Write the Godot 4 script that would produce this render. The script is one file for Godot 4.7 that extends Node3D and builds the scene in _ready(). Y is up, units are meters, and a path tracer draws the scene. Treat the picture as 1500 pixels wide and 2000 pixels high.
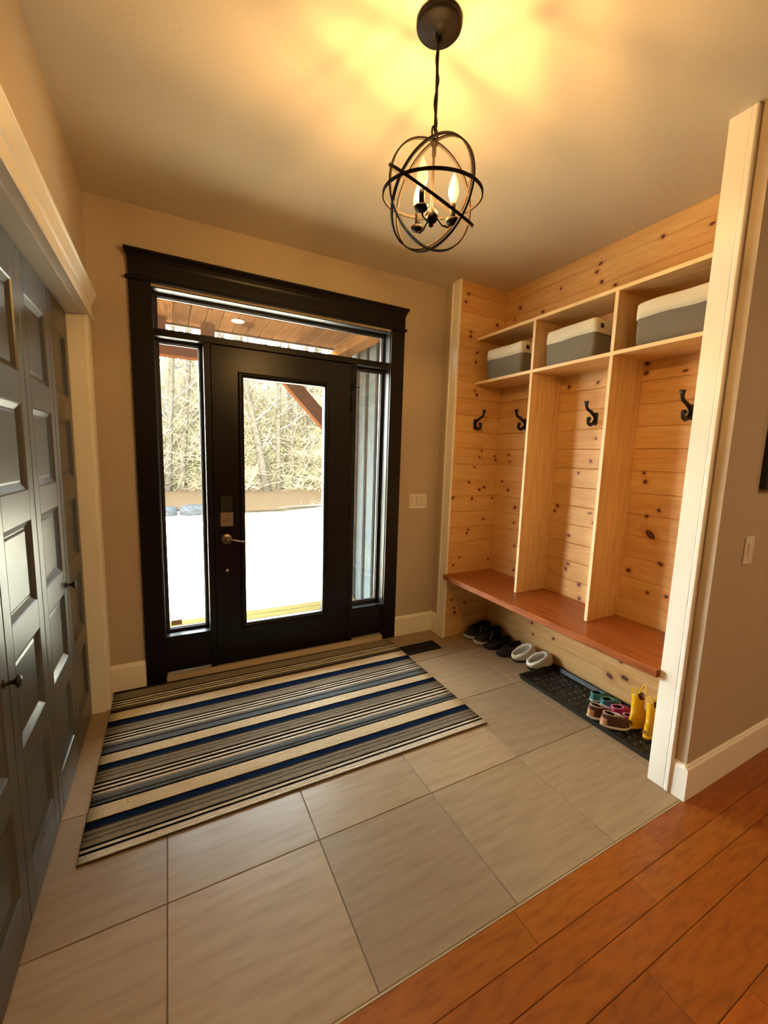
extends Node3D
# Entry hall with a dark glazed door, striped rug, pine cubby alcove and an orb pendant lamp.

const XL := -1.05      # left wall face
const XR := 1.228      # right wall face
const XB := 1.665      # alcove back face
const ZA := 0.196      # alcove far side face
const ZN := 1.812      # alcove near side face
const ZE := 1.949      # hall wall face
const H := 2.73

var M := {}
var used := {}
var rng := RandomNumberGenerator.new()

# ------------------------------------------------------------------ mesh helper
class G:
	var st := SurfaceTool.new()
	var uvm := 0            # 0 none, 1 u=z v=y, 2 u=x v=y, 3 u=x v=z, 4 own
	var us := 1.0
	var vs := 1.0
	var uo := 0.0
	var vo := 0.0
	var count := 0
	func _init():
		st.begin(Mesh.PRIMITIVE_TRIANGLES)
		st.set_smooth_group(-1)
	func smooth(on: bool) -> G:
		st.set_smooth_group(1 if on else -1)
		return self
	func uv(mode: int, su := 1.0, sv := 1.0, ou := 0.0, ov := 0.0) -> G:
		uvm = mode; us = su; vs = sv; uo = ou; vo = ov
		return self
	func v(p: Vector3):
		if uvm == 1: st.set_uv(Vector2(uo + p.z * us, vo + p.y * vs))
		elif uvm == 2: st.set_uv(Vector2(uo + p.x * us, vo + p.y * vs))
		elif uvm == 3: st.set_uv(Vector2(uo + p.x * us, vo + p.z * vs))
		st.add_vertex(p)
		count += 1
	func tri(a: Vector3, b: Vector3, c: Vector3):   # clockwise as given
		v(a); v(b); v(c)
	func tri_out(a: Vector3, b: Vector3, c: Vector3, ref: Vector3):
		var n := (a - c).cross(a - b)
		if n.dot((a + b + c) / 3.0 - ref) >= 0.0: tri(a, b, c)
		else: tri(a, c, b)
	func quad(a: Vector3, b: Vector3, c: Vector3, d: Vector3, ref: Vector3):
		tri_out(a, b, c, ref); tri_out(a, c, d, ref)
	func box(c: Vector3, s: Vector3, bev := 0.0, bs := Basis.IDENTITY) -> G:
		var h := s / 2.0
		var b: float = minf(bev, minf(h.x, minf(h.y, h.z)) * 0.95)
		var f := func(x: float, y: float, z: float) -> Vector3: return c + bs * Vector3(x, y, z)
		if b <= 0.0:
			for ax in 3:
				for sg in [-1.0, 1.0]:
					var q := []
					for k in [[-1, -1], [1, -1], [1, 1], [-1, 1]]:
						var p := Vector3.ZERO
						p[ax] = sg * h[ax]; p[(ax + 1) % 3] = k[0] * h[(ax + 1) % 3]; p[(ax + 2) % 3] = k[1] * h[(ax + 2) % 3]
						q.append(c + bs * p)
					quad(q[0], q[1], q[2], q[3], c)
			return self
		for ax in 3:
			var a1 := (ax + 1) % 3
			var a2 := (ax + 2) % 3
			for sg in [-1.0, 1.0]:
				var q := []
				for k in [[-1, -1], [1, -1], [1, 1], [-1, 1]]:
					var p := Vector3.ZERO
					p[ax] = sg * h[ax]; p[a1] = k[0] * (h[a1] - b); p[a2] = k[1] * (h[a2] - b)
					q.append(c + bs * p)
				quad(q[0], q[1], q[2], q[3], c)
			for s1 in [-1.0, 1.0]:
				for s2 in [-1.0, 1.0]:
					var e := []
					for k in [[-1, 0], [1, 0], [1, 1], [-1, 1]]:
						var p := Vector3.ZERO
						p[ax] = k[0] * (h[ax] - b)
						p[a1] = s1 * (h[a1] - (b if k[1] == 0 else 0.0))
						p[a2] = s2 * (h[a2] - (0.0 if k[1] == 0 else b))
						e.append(c + bs * p)
					quad(e[0], e[1], e[2], e[3], c)
		for sx in [-1.0, 1.0]:
			for sy in [-1.0, 1.0]:
				for sz in [-1.0, 1.0]:
					tri_out(c + bs * Vector3(sx * h.x, sy * (h.y - b), sz * (h.z - b)), c + bs * Vector3(sx * (h.x - b), sy * h.y, sz * (h.z - b)), c + bs * Vector3(sx * (h.x - b), sy * (h.y - b), sz * h.z), c)
		return self
	func span(a: Vector3, b: Vector3, bev := 0.0) -> G:   # box between two corners
		return box((a + b) / 2.0, (b - a).abs(), bev)
	# rings of equal length; consistent winding, outward by signed volume
	func loft(rings: Array, cap0 := true, cap1 := true, closed := true, around := false) -> G:
		var t := []
		var n: int = rings[0].size()
		var m: int = n if closed else n - 1
		var last: int = rings.size() if around else rings.size() - 1
		for k in last:
			var r0: Array = rings[k]
			var r1: Array = rings[(k + 1) % rings.size()]
			for i in m:
				var j := (i + 1) % n
				t.append([r0[i], r0[j], r1[j]]); t.append([r0[i], r1[j], r1[i]])
		if not around:
			for cc in 2:
				if (cap0 if cc == 0 else cap1):
					var r: Array = rings[0] if cc == 0 else rings[rings.size() - 1]
					var mid := Vector3.ZERO
					for p in r: mid += p
					mid /= n
					for i in n:
						var j := (i + 1) % n
						t.append([r[j], r[i], mid] if cc == 0 else [r[i], r[j], mid])
		var cen := Vector3.ZERO
		for r in rings: cen += r[0] + r[n / 2]
		cen /= rings.size() * 2.0
		var vol := 0.0
		for q in t: vol += (q[0] - cen).dot((q[1] - cen).cross(q[2] - cen))
		for q in t:
			if vol > 0.0: tri(q[0], q[2], q[1])
			else: tri(q[0], q[1], q[2])
		return self
	func tube(pts: Array, rad, sides := 8, ring := false, flat := 1.0, caps := true) -> G:
		var rings := []
		var n := pts.size()
		var up := Vector3.UP
		var prev := Vector3.ZERO
		for i in n:
			var d: Vector3
			if ring: d = (pts[(i + 1) % n] - pts[(i + n - 1) % n]).normalized()
			else: d = (pts[mini(i + 1, n - 1)] - pts[maxi(i - 1, 0)]).normalized()
			var a: Vector3
			if prev == Vector3.ZERO:
				a = d.cross(Vector3.UP if absf(d.y) < 0.9 else Vector3.RIGHT).normalized()
			else:
				a = (prev - d * prev.dot(d)).normalized()
			prev = a
			var b := d.cross(a)
			var r: float = rad if not rad is Array else rad[i]
			var q := []
			for k in sides:
				var th := TAU * k / sides
				q.append(pts[i] + a * cos(th) * r + b * sin(th) * r * flat)
			rings.append(q)
		return loft(rings, caps, caps, true, ring)
	func lathe(prof: Array, c: Vector3, segs := 16, bs := Basis.IDENTITY, cap0 := true, cap1 := true) -> G:
		var rings := []
		for p in prof:
			var q := []
			for k in segs:
				var th := TAU * k / segs
				q.append(c + bs * Vector3(p.x * cos(th), p.y, p.x * sin(th)))
			rings.append(q)
		return loft(rings, cap0, cap1)
	func ball(c: Vector3, r: Vector3, segs := 12, bs := Basis.IDENTITY) -> G:
		var prof := []
		var rings := []
		var nn := maxi(4, segs / 2)
		for i in range(nn + 1):
			var a := -PI / 2 + PI * i / nn
			var q := []
			for k in segs:
				var th := TAU * k / segs
				q.append(c + bs * (Vector3(maxf(cos(a), 0.002) * cos(th), sin(a), maxf(cos(a), 0.002) * sin(th)) * r))
			rings.append(q)
		return loft(rings, true, true)
	# extrude polygon (2D, any winding, convex-ish or not) along a direction
	func prism(poly: Array, f: Callable, d0: float, d1: float) -> G:
		var pk := PackedVector2Array(poly)
		var ix := Geometry2D.triangulate_polygon(pk)
		var r0 := []
		var r1 := []
		for p in poly:
			r0.append(f.call(p, d0)); r1.append(f.call(p, d1))
		var cen := Vector3.ZERO
		for p in r0: cen += p
		for p in r1: cen += p
		cen /= r0.size() * 2.0
		var area := 0.0
		for i in poly.size():
			var j := (i + 1) % poly.size()
			area += poly[i].cross(poly[j])
		var t := []
		for i in range(0, ix.size(), 3):
			var a: int = ix[i]; var b: int = ix[i + 1]; var c: int = ix[i + 2]
			if ((poly[b] - poly[a]) as Vector2).cross(poly[c] - poly[a]) * area < 0.0:
				var s := b; b = c; c = s
			t.append([r0[c], r0[b], r0[a]]); t.append([r1[a], r1[b], r1[c]])
		for i in poly.size():
			var j := (i + 1) % poly.size()
			t.append([r0[i], r0[j], r1[j]]); t.append([r0[i], r1[j], r1[i]])
		var vol := 0.0
		for q in t: vol += (q[0] - cen).dot((q[1] - cen).cross(q[2] - cen))
		for q in t:
			if vol > 0.0: tri(q[0], q[2], q[1])
			else: tri(q[0], q[1], q[2])
		return self
	func done() -> ArrayMesh:
		st.generate_normals()
		return st.commit()

# ------------------------------------------------------------------ node helpers
func numbered(s: String) -> String:
	var k: int = used.get(s, 0)
	used[s] = k + 1
	return s if k == 0 else "%s_%03d" % [s, k]

func mesh_at(called: String, mesh: Mesh, mat: Material, parent: Node = null, at := Vector3.ZERO) -> MeshInstance3D:
	var o := MeshInstance3D.new()
	o.mesh = mesh
	o.material_override = mat
	o.position = at
	if parent == null:
		o.name = numbered(called); add_child(o, true)
	else:
		var k := 0
		var nm := called
		while parent.has_node(NodePath(nm)):
			k += 1
			nm = "%s_%03d" % [called, k]
		o.name = nm; parent.add_child(o, true)
	return o

func part(called: String, g: G, mat: Material, parent: Node = null, at := Vector3.ZERO) -> MeshInstance3D:
	return mesh_at(called, g.done(), mat, parent, at)

func tag(o: Node, label: String, category := "", group := "", kind := ""):
	o.set_meta("label", label)
	if category: o.set_meta("category", category)
	if group: o.set_meta("group", group)
	if kind: o.set_meta("kind", kind)
	return o

func thing(called: String, label: String, category: String, at := Vector3.ZERO, turn := 0.0, group := "", kind := "") -> Node3D:
	var o := Node3D.new()
	o.name = numbered(called)
	add_child(o, true)
	o.position = at; o.rotation.y = turn
	tag(o, label, category, group, kind)
	return o

func struct(called: String, g: G, mat: Material, label: String, category: String) -> MeshInstance3D:
	var o := part(called, g, mat)
	tag(o, label, category, "", "structure")
	return o

func dup(src: Node3D, at: Vector3, turn: float, label: String, group := "") -> Node3D:
	var r: Node3D = src.duplicate()
	var nm := String(src.name)
	if nm.length() > 4 and nm[nm.length() - 4] == "_" and nm.substr(nm.length() - 3).is_valid_int(): nm = nm.substr(0, nm.length() - 4)
	r.name = numbered(nm)
	add_child(r, true)
	r.position = at; r.rotation.y = turn
	r.set_meta("label", label)
	if group: r.set_meta("group", group)
	return r

# ------------------------------------------------------------------ materials
func S(r: int, g: int, b: int) -> Color: return Color8(r, g, b)

func mat(c: Color, rough := 0.6, metal := 0.0, spec := 0.5) -> StandardMaterial3D:
	var m := StandardMaterial3D.new()
	m.albedo_color = c; m.roughness = rough; m.metallic = metal; m.metallic_specular = spec
	return m

func noise_tex(seed_: int, freq: float, cols: Array, stops: Array, octaves := 4, size := 256, type := FastNoiseLite.TYPE_SIMPLEX_SMOOTH) -> NoiseTexture2D:
	var n := FastNoiseLite.new()
	n.seed = seed_; n.frequency = freq; n.noise_type = type
	n.fractal_type = FastNoiseLite.FRACTAL_FBM; n.fractal_octaves = octaves
	var gr := Gradient.new()
	gr.offsets = PackedFloat32Array(stops)
	gr.colors = PackedColorArray(cols)
	var t := NoiseTexture2D.new()
	t.width = size; t.height = size; t.seamless = true; t.noise = n; t.color_ramp = gr; t.normalize = true
	return t

func height_tex(seed_: int, freq: float, octaves := 4, size := 256, type := FastNoiseLite.TYPE_SIMPLEX_SMOOTH) -> NoiseTexture2D:
	return noise_tex(seed_, freq, [Color.BLACK, Color.WHITE], [0.0, 1.0], octaves, size, type)

func tri_mat(tex: Texture2D, scale_: Vector3, rough: float, tint := Color.WHITE, offset := Vector3.ZERO, world := true, spec := 0.5) -> StandardMaterial3D:
	var m := mat(tint, rough, 0.0, spec)
	m.albedo_texture = tex
	m.uv1_triplanar = true; m.uv1_world_triplanar = world
	m.uv1_scale = scale_; m.uv1_offset = offset; m.uv1_triplanar_sharpness = 8.0
	return m

func bump(m: StandardMaterial3D, tex: Texture2D, depth_cm: float):
	m.heightmap_enabled = true; m.heightmap_texture = tex; m.heightmap_scale = depth_cm
	return m

func knots_side() -> Array:
	return [[1.29, 2.64], [1.27, 2.58], [1.33, 2.38], [1.33, 2.35], [1.58, 2.47], [1.40, 2.24], [1.39, 2.17], [1.40, 1.96], [1.42, 1.93], [1.50, 1.51], [1.48, 1.46], [1.64, 1.47], [1.65, 1.44], [1.44, 1.38], [1.39, 1.26], [1.55, 1.22], [1.50, 1.20],
		[1.24, 1.14], [1.43, 1.13], [1.64, 1.13], [1.56, 0.96], [1.41, 0.88], [1.40, 0.85], [1.34, 0.66], [1.64, 0.62], [1.28, 0.60], [1.28, 0.31], [1.31, 0.24], [1.32, 0.20], [1.42, 0.27]]

func knots_back() -> Array:
	return [[1.33, 1.99], [1.33, 1.94], [1.53, 1.92], [1.39, 1.34], [1.48, 1.19], [1.42, 1.15], [1.45, 1.05], [1.35, 0.82], [1.47, 0.72], [1.52, 0.90], [1.57, 0.73], [1.38, 1.39], [1.04, 1.93], [0.83, 1.93], [1.06, 1.59], [1.04, 1.45],
		[0.96, 1.37], [0.82, 1.14], [0.80, 1.10], [1.07, 1.12], [1.10, 1.06], [0.93, 0.95], [0.94, 0.76], [0.93, 0.72], [1.04, 0.64], [1.05, 0.55]]

func knots_back_more() -> Array:
	return [[0.32, 1.48], [0.34, 1.43], [0.27, 1.27], [0.34, 1.21], [0.43, 1.08], [0.43, 0.96], [0.45, 0.78], [0.46, 0.59], [1.57, 2.60], [1.00, 2.53], [1.09, 2.48], [0.96, 2.60], [0.70, 2.59], [0.56, 2.48], [0.29, 2.50], [0.34, 2.57],
		[0.98, 2.64], [1.34, 2.64], [1.14, 0.27], [1.37, 0.26], [1.31, 0.14], [1.40, 0.17], [0.88, 0.20], [0.70, 0.16], [0.68, 0.24]]

const PW := 2.4
const PH := 2.76
func pine_texture() -> ImageTexture:
	var n := 1024
	var img := Image.create(n, n, false, Image.FORMAT_RGB8)
	var fn := FastNoiseLite.new(); fn.seed = 7; fn.frequency = 1.0; fn.fractal_octaves = 3; fn.noise_type = FastNoiseLite.TYPE_SIMPLEX
	var fine := FastNoiseLite.new(); fine.seed = 17; fine.frequency = 1.0; fine.fractal_octaves = 2; fine.noise_type = FastNoiseLite.TYPE_SIMPLEX
	var a := Color(0.86, 0.695, 0.45); var b := Color(0.77, 0.565, 0.32)
	for py in n:
		var y := PH * (1.0 - (py + 0.5) / n)
		var bi := floori((y - 0.034) / 0.1241)
		var tone := fposmod(sin(bi * 12.9898) * 43758.5, 1.0)
		for px in n:
			var x := PW * (px + 0.5) / n
			var side := 31 if x > 1.845 else 0
			var w := fn.get_noise_2d(x * 0.9 + bi * 7.3 + side, y * 9.0)
			var g := 0.5 + 0.5 * sin((y * 120.0 + w * 9.0 + bi * 2.0))
			var k := clampf(0.30 * g + 0.45 * (0.5 + 0.6 * w) + 0.22 * fine.get_noise_2d(x * 14.0, y * 260.0) + 0.30 * (tone - 0.5), 0.0, 1.0)
			img.set_pixel(px, py, a.lerp(b, k))
	var kn := []
	for k in knots_back() + knots_back_more(): kn.append([k[0], k[1]])
	for k in knots_side(): kn.append([k[0] - 1.22 + 1.86, k[1]])
	var r := RandomNumberGenerator.new(); r.seed = 5
	for k in kn:
		var rx := r.randf_range(0.007, 0.014); var ry := r.randf_range(0.006, 0.011); var tilt := r.randf_range(-0.6, 0.6)
		if absf(k[0] - 1.45) < 0.001 and absf(k[1] - 1.05) < 0.001: rx = 0.030; ry = 0.016; tilt = -0.7
		if absf(k[1] - 0.14) < 0.001 or absf(k[1] - 0.17) < 0.001: rx = 0.022; ry = 0.013
		var cx := int(k[0] / PW * n); var cy := int((1.0 - k[1] / PH) * n)
		for dy in range(-26, 27):
			for dx in range(-40, 41):
				var X := cx + dx; var Y := cy + dy
				if X < 0 or Y < 0 or X >= n or Y >= n: continue
				var mx := dx * PW / n; var my := -dy * PH / n
				var u := (mx * cos(tilt) + my * sin(tilt)) / rx; var v := (-mx * sin(tilt) + my * cos(tilt)) / ry
				var d := sqrt(u * u + v * v)
				if d < 3.2:
					var c := img.get_pixel(X, Y)
					var dark := Color(0.24, 0.10, 0.06) if d > 0.55 else Color(0.36, 0.18, 0.10)
					var s := 1.0 - smoothstep(0.8, 1.25, d)
					c = c.lerp(Color(0.72, 0.46, 0.26), 0.45 * (1.0 - smoothstep(1.0, 3.2, d)))
					img.set_pixel(X, Y, c.lerp(dark, s * 0.92))
	return ImageTexture.create_from_image(img)

# rug stripes by distance from the door, each 11.5 mm rib one colour
func rib_colour(z: float, r: RandomNumberGenerator) -> Color:
	var white := Color(0.86, 0.845, 0.79); var black := Color(0.045, 0.04, 0.04)
	var tan_ := Color(0.56, 0.535, 0.475); var dtan := Color(0.42, 0.40, 0.36); var navy := Color(0.08, 0.145, 0.27)
	var blue := Color(0.40, 0.44, 0.475); var cream := Color(0.84, 0.795, 0.685); var dk := Color(0.23, 0.22, 0.21)
	var bands := [[0.042, black], [0.054, dk], [0.065, dtan], [0.077, tan_], [0.088, dtan], [0.100, tan_], [0.111, dtan], [0.123, tan_], [0.136, dtan], [0.147, black], [0.160, white], [0.171, black], [0.183, white], [0.194, black], [0.208, white], [0.232, dtan], [0.243, dk], [0.262, dk], [0.337, cream], [0.348, black], [0.386, navy],
		[0.398, dk], [0.410, tan_], [0.421, dtan], [0.433, tan_], [0.444, tan_], [0.457, tan_], [0.469, black], [0.480, white], [0.491, black], [0.503, white], [0.515, black], [0.528, white], [0.540, tan_], [0.553, blue], [0.564, dk], [0.600, blue], [0.612, black], [0.674, cream], [0.684, black], [0.712, navy]]
	var more := [[0.724, dk], [0.735, tan_], [0.747, dtan], [0.758, tan_], [0.770, dtan], [0.782, tan_], [0.791, tan_], [0.802, black], [0.814, white], [0.827, black], [0.842, white], [0.853, black], [0.865, white], [0.876, tan_], [0.899, blue], [0.911, dk], [0.923, blue], [0.932, black], [1.002, cream], [1.012, black], [1.043, navy], [1.052, dk], [1.065, tan_], [1.078, dtan], [1.090, tan_], [1.101, dtan],
		[1.112, tan_], [1.123, tan_], [1.134, black], [1.146, white], [1.158, black], [1.19, white]]
	for b in bands + more:
		if z < b[0]: return b[1]
	return white

func make_materials():
	var plaster := height_tex(3, 0.06, 3, 256)
	M.wall = bump(mat(S(186, 170, 146), 0.85, 0.0, 0.3), plaster, 0.06)
	M.wall.uv1_triplanar = true; M.wall.uv1_world_triplanar = true; M.wall.uv1_scale = Vector3.ONE * 3.0
	M.ceiling = bump(mat(S(206, 195, 174), 0.9, 0.0, 0.2), plaster, 0.05)
	M.ceiling.uv1_triplanar = true; M.ceiling.uv1_world_triplanar = true; M.ceiling.uv1_scale = Vector3.ONE * 3.0
	M.trim = mat(S(243, 239, 226), 0.42)
	M.grout = mat(S(104, 90, 76), 0.9)
	var streak := noise_tex(11, 0.02, [Color(0.575, 0.485, 0.37), Color(0.62, 0.532, 0.413), Color(0.655, 0.572, 0.455)], [0.0, 0.45, 1.0], 5, 512)
	M.tile = []
	for k in 4:
		var t := tri_mat(streak, Vector3(0.35, 1.2, 2.6), 0.38, Color(1, 1, 1).darkened(0.03 * k), Vector3(0.37 * k, 0, 0.23 * k))
		M.tile.append(t)
	var plank := noise_tex(23, 0.018, [Color(0.50, 0.26, 0.07), Color(0.60, 0.328, 0.092), Color(0.64, 0.36, 0.11)], [0.0, 0.5, 1.0], 5, 512)
	M.plank = []
	for k in 5:
		var tint: Color = [Color(0.86, 0.83, 0.80), Color(1, 1, 1), Color(0.95, 0.97, 1.0), Color(1.0, 0.93, 0.88), Color(0.92, 0.90, 0.88)][k]
		M.plank.append(tri_mat(plank, Vector3(0.9, 1.0, 4.5), 0.36, tint, Vector3(0.31 * k, 0, 0.17 * k)))
	M.groove = mat(S(52, 24, 12), 0.8)
	M.pine = mat(Color.WHITE, 0.5)
	M.pine.albedo_texture = pine_texture()
	M.pine_back = mat(S(120, 84, 48), 0.8)
	var clear := noise_tex(31, 0.02, [Color(0.80, 0.635, 0.42), Color(0.855, 0.70, 0.485), Color(0.89, 0.75, 0.545)], [0.0, 0.5, 1.0], 4, 256)
	M.divider = tri_mat(clear, Vector3(6.0, 0.5, 6.0), 0.5)
	M.shelf = tri_mat(clear, Vector3(6.0, 6.0, 0.6), 0.5, Color(1.0, 0.98, 0.95))
	M.edge = mat(S(233, 207, 160), 0.5)
	M.bench = tri_mat(noise_tex(37, 0.02, [Color(0.48, 0.24, 0.11), Color(0.575, 0.315, 0.15), Color(0.62, 0.36, 0.18)], [0.0, 0.5, 1.0], 4, 256), Vector3(5.0, 5.0, 0.7), 0.3)
	M.dark = mat(S(17, 12, 9), 0.36, 0.0, 0.32)
	M.slab = mat(S(15, 11, 8), 0.33, 0.0, 0.32)
	M.closet = mat(S(54, 50, 39), 0.34, 0.0, 0.70)
	M.black = mat(S(18, 17, 17), 0.42)
	M.iron = mat(S(20, 19, 20), 0.38, 0.3)
	M.bronze = mat(S(20, 14, 10), 0.55, 0.0, 0.22)
	M.nickel = mat(S(176, 166, 150), 0.30, 1.0)
	M.rubber = mat(S(20, 21, 21), 0.42)
	M.sash = mat(S(30, 28, 26), 0.35)
	M.alum = mat(S(176, 160, 130), 0.45, 0.3)
	M.plate = mat(S(226, 219, 205), 0.4)
	M.glass = mat(Color(1, 1, 1, 0.06), 0.02)
	M.glass.transparency = BaseMaterial3D.TRANSPARENCY_ALPHA
	M.gap = mat(S(40, 36, 30), 0.9)

# ------------------------------------------------------------------ scene
func _ready():
	rng.seed = 42
	var cam := Camera3D.new()
	cam.name = "camera"
	cam.position = Vector3(-0.7043, 1.4285, 2.7577)
	cam.basis = Basis.from_euler(Vector3(-0.13048, -0.48419, 0.03051))
	cam.fov = 102.54
	cam.near = 0.02
	cam.far = 400.0
	add_child(cam); cam.current = true

	var env_energy := 58.0
	var sky := ProceduralSkyMaterial.new()
	sky.sky_top_color = Color(0.875, 0.938, 0.950); sky.sky_horizon_color = Color(1.0, 1.0, 0.94)
	sky.ground_bottom_color = Color(0.50, 0.47, 0.42); sky.ground_horizon_color = Color(0.62, 0.60, 0.56)
	var env := Environment.new()
	env.background_energy_multiplier = env_energy
	env.background_mode = Environment.BG_SKY
	env.sky = Sky.new(); env.sky.sky_material = sky
	env.tonemap_mode = Environment.TONE_MAPPER_LINEAR
	env.tonemap_exposure = 1.0
	env.sdfgi_enabled = true; env.ssao_enabled = true; env.ssil_enabled = true
	var we := WorldEnvironment.new(); we.name = "environment"; we.environment = env
	add_child(we)
	var sun := DirectionalLight3D.new()
	sun.name = "sun"
	sun.light_color = Color(1.0, 0.97, 0.90); sun.light_energy = 36.0; sun.sky_mode = DirectionalLight3D.SKY_MODE_LIGHT_ONLY; sun.light_angular_distance = 0.6
	sun.shadow_enabled = true
	add_child(sun)
	sun.look_at_from_position(Vector3(-6, 12, 9), Vector3(2, 0, -6))   # from behind the house, left

	make_materials()
	shell()
	floors()
	pine_walls()
	trims()
	front_door()
	closet_doors()
	outside()
	cubby()
	bins()
	hooks()
	rug()
	pendant()
	wall_things()
	footwear()
	hall_lights()

const LAMP_C := Color(1.0, 0.775, 0.46)
const LAMP_E := 0.345
const HALL_E := 1.8

func shell():
	var g := G.new()
	g.span(Vector3(-1.25, 0, -0.16), Vector3(-0.757, H, 0)); g.span(Vector3(0.757, 0, -0.16), Vector3(1.75, H, 0)); g.span(Vector3(-0.757, 2.335, -0.16), Vector3(0.757, H, 0))
	struct("wall_back", g, M.wall, "beige plaster wall around the front door", "wall")
	g = G.new()
	g.span(Vector3(-1.17, 0, 0), Vector3(XL, H, 0.19)); g.span(Vector3(-1.17, 2.095, 0.19), Vector3(XL, H, 2.52)); g.span(Vector3(-1.17, 0, 2.52), Vector3(XL, H, 6.1))
	struct("wall_left", g, M.wall, "beige plaster wall around the dark closet doors at left", "wall")
	g = G.new()
	g.span(Vector3(-1.80, 0, -0.1), Vector3(-1.72, H, 2.8)); g.span(Vector3(-1.72, 0, -0.1), Vector3(-1.17, H, 0.0)); g.span(Vector3(-1.72, 0, 2.7), Vector3(-1.17, H, 2.8))
	struct("wall_closet", g, M.wall, "inner walls of the closet behind the dark bifold doors", "wall")
	g = G.new()
	g.span(Vector3(XR, 0, 0), Vector3(1.78, H, 0.181)); g.span(Vector3(1.68, 0, 0.181), Vector3(1.78, H, 1.827))
	g.span(Vector3(XR, 0, 1.827), Vector3(1.78, H, ZE))
	struct("wall_right", g, M.wall, "plaster wall at right framing the pine alcove", "wall")
	g = G.new()
	g.span(Vector3(1.78, 0, 1.80), Vector3(5.3, H, ZE))
	struct("wall_hall", g, M.wall, "beige hall wall with a light switch at the far right", "wall")
	g = G.new(); g.span(Vector3(5.2, 0, ZE), Vector3(5.3, H, 6.1))
	struct("wall_far", g, M.wall, "end wall of the hall outside the picture", "wall")
	g = G.new(); g.span(Vector3(-1.17, 0, 6.0), Vector3(5.3, H, 6.1))
	struct("wall_rear", g, M.wall, "rear wall of the hall behind the camera", "wall")
	g = G.new(); g.span(Vector3(-1.80, H, -0.16), Vector3(5.3, H + 0.15, 6.1))
	struct("ceiling", g, M.ceiling, "cream ceiling above the entry lit by the pendant", "ceiling")

func floors():
	var g := G.new(); g.span(Vector3(-1.80, -0.10, -0.16), Vector3(1.78, -0.0025, 1.951))
	var fl := struct("floor", g, M.grout, "beige streaked tile floor with thin grout lines", "floor")
	var xs := [-1.75, -1.262, -0.7545, -0.249, 0.2565, 0.762, 1.2675, 1.68]
	var zs := [-0.066, 0.441, 0.946, 1.4515, 1.951]
	var k := 0
	for i in xs.size() - 1:
		for j in zs.size() - 1:
			var t := G.new(); t.span(Vector3(xs[i] + 0.0016, -0.010, zs[j] + 0.0016), Vector3(xs[i + 1] - 0.0016, 0.0, zs[j + 1] - 0.0016), 0.0012)
			part("tile", t, M.tile[(i * 3 + j * 2) % 4], fl)
			k += 1
	g = G.new(); g.span(Vector3(-1.80, -0.10, 1.951), Vector3(5.3, -0.003, 6.1))
	var wf := struct("floor_hall", g, M.groove, "glossy reddish brown plank floor in the foreground", "floor")
	var r := RandomNumberGenerator.new(); r.seed = 9
	var rows := [1.956, 2.065, 2.153, 2.242, 2.395, 2.483, 2.572]
	while rows[-1] < 6.0: rows.append(rows[-1] + [0.089, 0.153, 0.110][rows.size() % 3])
	g = G.new(); g.span(Vector3(-1.05, -0.01, 1.9515), Vector3(5.2, 0.0005, 1.9565))
	part("edge_strip", g, M.alum, wf)
	for j in rows.size() - 1:
		var x := -1.16
		while x < 5.2:
			var ln := r.randf_range(0.55, 1.5)
			if j == 0 and x < -1.0: ln = 1.39
			if rows[j] > 3.4: ln = 6.3
			var x2 := minf(x + ln, 5.2)
			var t := G.new(); t.span(Vector3(x + 0.0006, -0.012, rows[j] + 0.0007), Vector3(x2 - 0.0006, 0.0, rows[j + 1] - 0.0007), 0.0012)
			part("plank", t, M.plank[r.randi() % 5], wf)
			x = x2
	# knots in the planks
	g = G.new()

func pine_board(parent: Node, a: Vector3, b: Vector3, mode: int):
	var g := G.new()
	if mode == 1: g.uv(1, 1.0 / PW, -1.0 / PH, 0.0, 1.0)
	else: g.uv(2, 1.0 / PW, -1.0 / PH, (1.86 - 1.22) / PW, 1.0)
	g.span(a, b, 0.0038)
	part("pine_board", g, M.pine, parent)

func pine_walls():
	var bk := thing("wall_alcove_back", "knotty pine board wall at the back of the shoe alcove", "wall", Vector3.ZERO, 0.0, "", "structure")
	var sd := thing("wall_alcove_side", "knotty pine board side wall of the alcove nearest the door", "wall", Vector3.ZERO, 0.0, "", "structure")
	var nr := thing("wall_alcove_near", "knotty pine side wall of the alcove hidden by the white casing", "wall", Vector3.ZERO, 0.0, "", "structure")
	for k in range(-1, 22):
		var y0: float = maxf(0.0, 0.034 + 0.1241 * k)
		var y1: float = minf(H, 0.034 + 0.1241 * (k + 1))
		pine_board(bk, Vector3(XB, y0 + 0.0004, 0.181), Vector3(1.681, y1 - 0.0004, 1.827), 1)
		pine_board(sd, Vector3(XR, y0 + 0.0004, 0.180), Vector3(XB, y1 - 0.0004, ZA), 2)
		pine_board(nr, Vector3(XR, y0 + 0.0004, ZN), Vector3(XB, y1 - 0.0004, 1.828), 2)

func baseboard(called: String, a: Vector3, b: Vector3, nrm: Vector3, label: String):
	# a,b on the floor at the wall face; profile 0.16 high, 0.015 thick with an eased top
	var g := G.new()
	var d := (b - a).normalized()
	var prof := [Vector2(0, 0), Vector2(0.015, 0), Vector2(0.015, 0.142), Vector2(0.012, 0.149), Vector2(0.009, 0.151), Vector2(0.008, 0.157), Vector2(0.0, 0.160)]
	g.prism(prof, func(p: Vector2, t: float) -> Vector3: return a + d * t + nrm * p.x + Vector3.UP * p.y, 0.0, (b - a).length())
	struct(called, g, M.trim, label, "baseboard")

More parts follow.
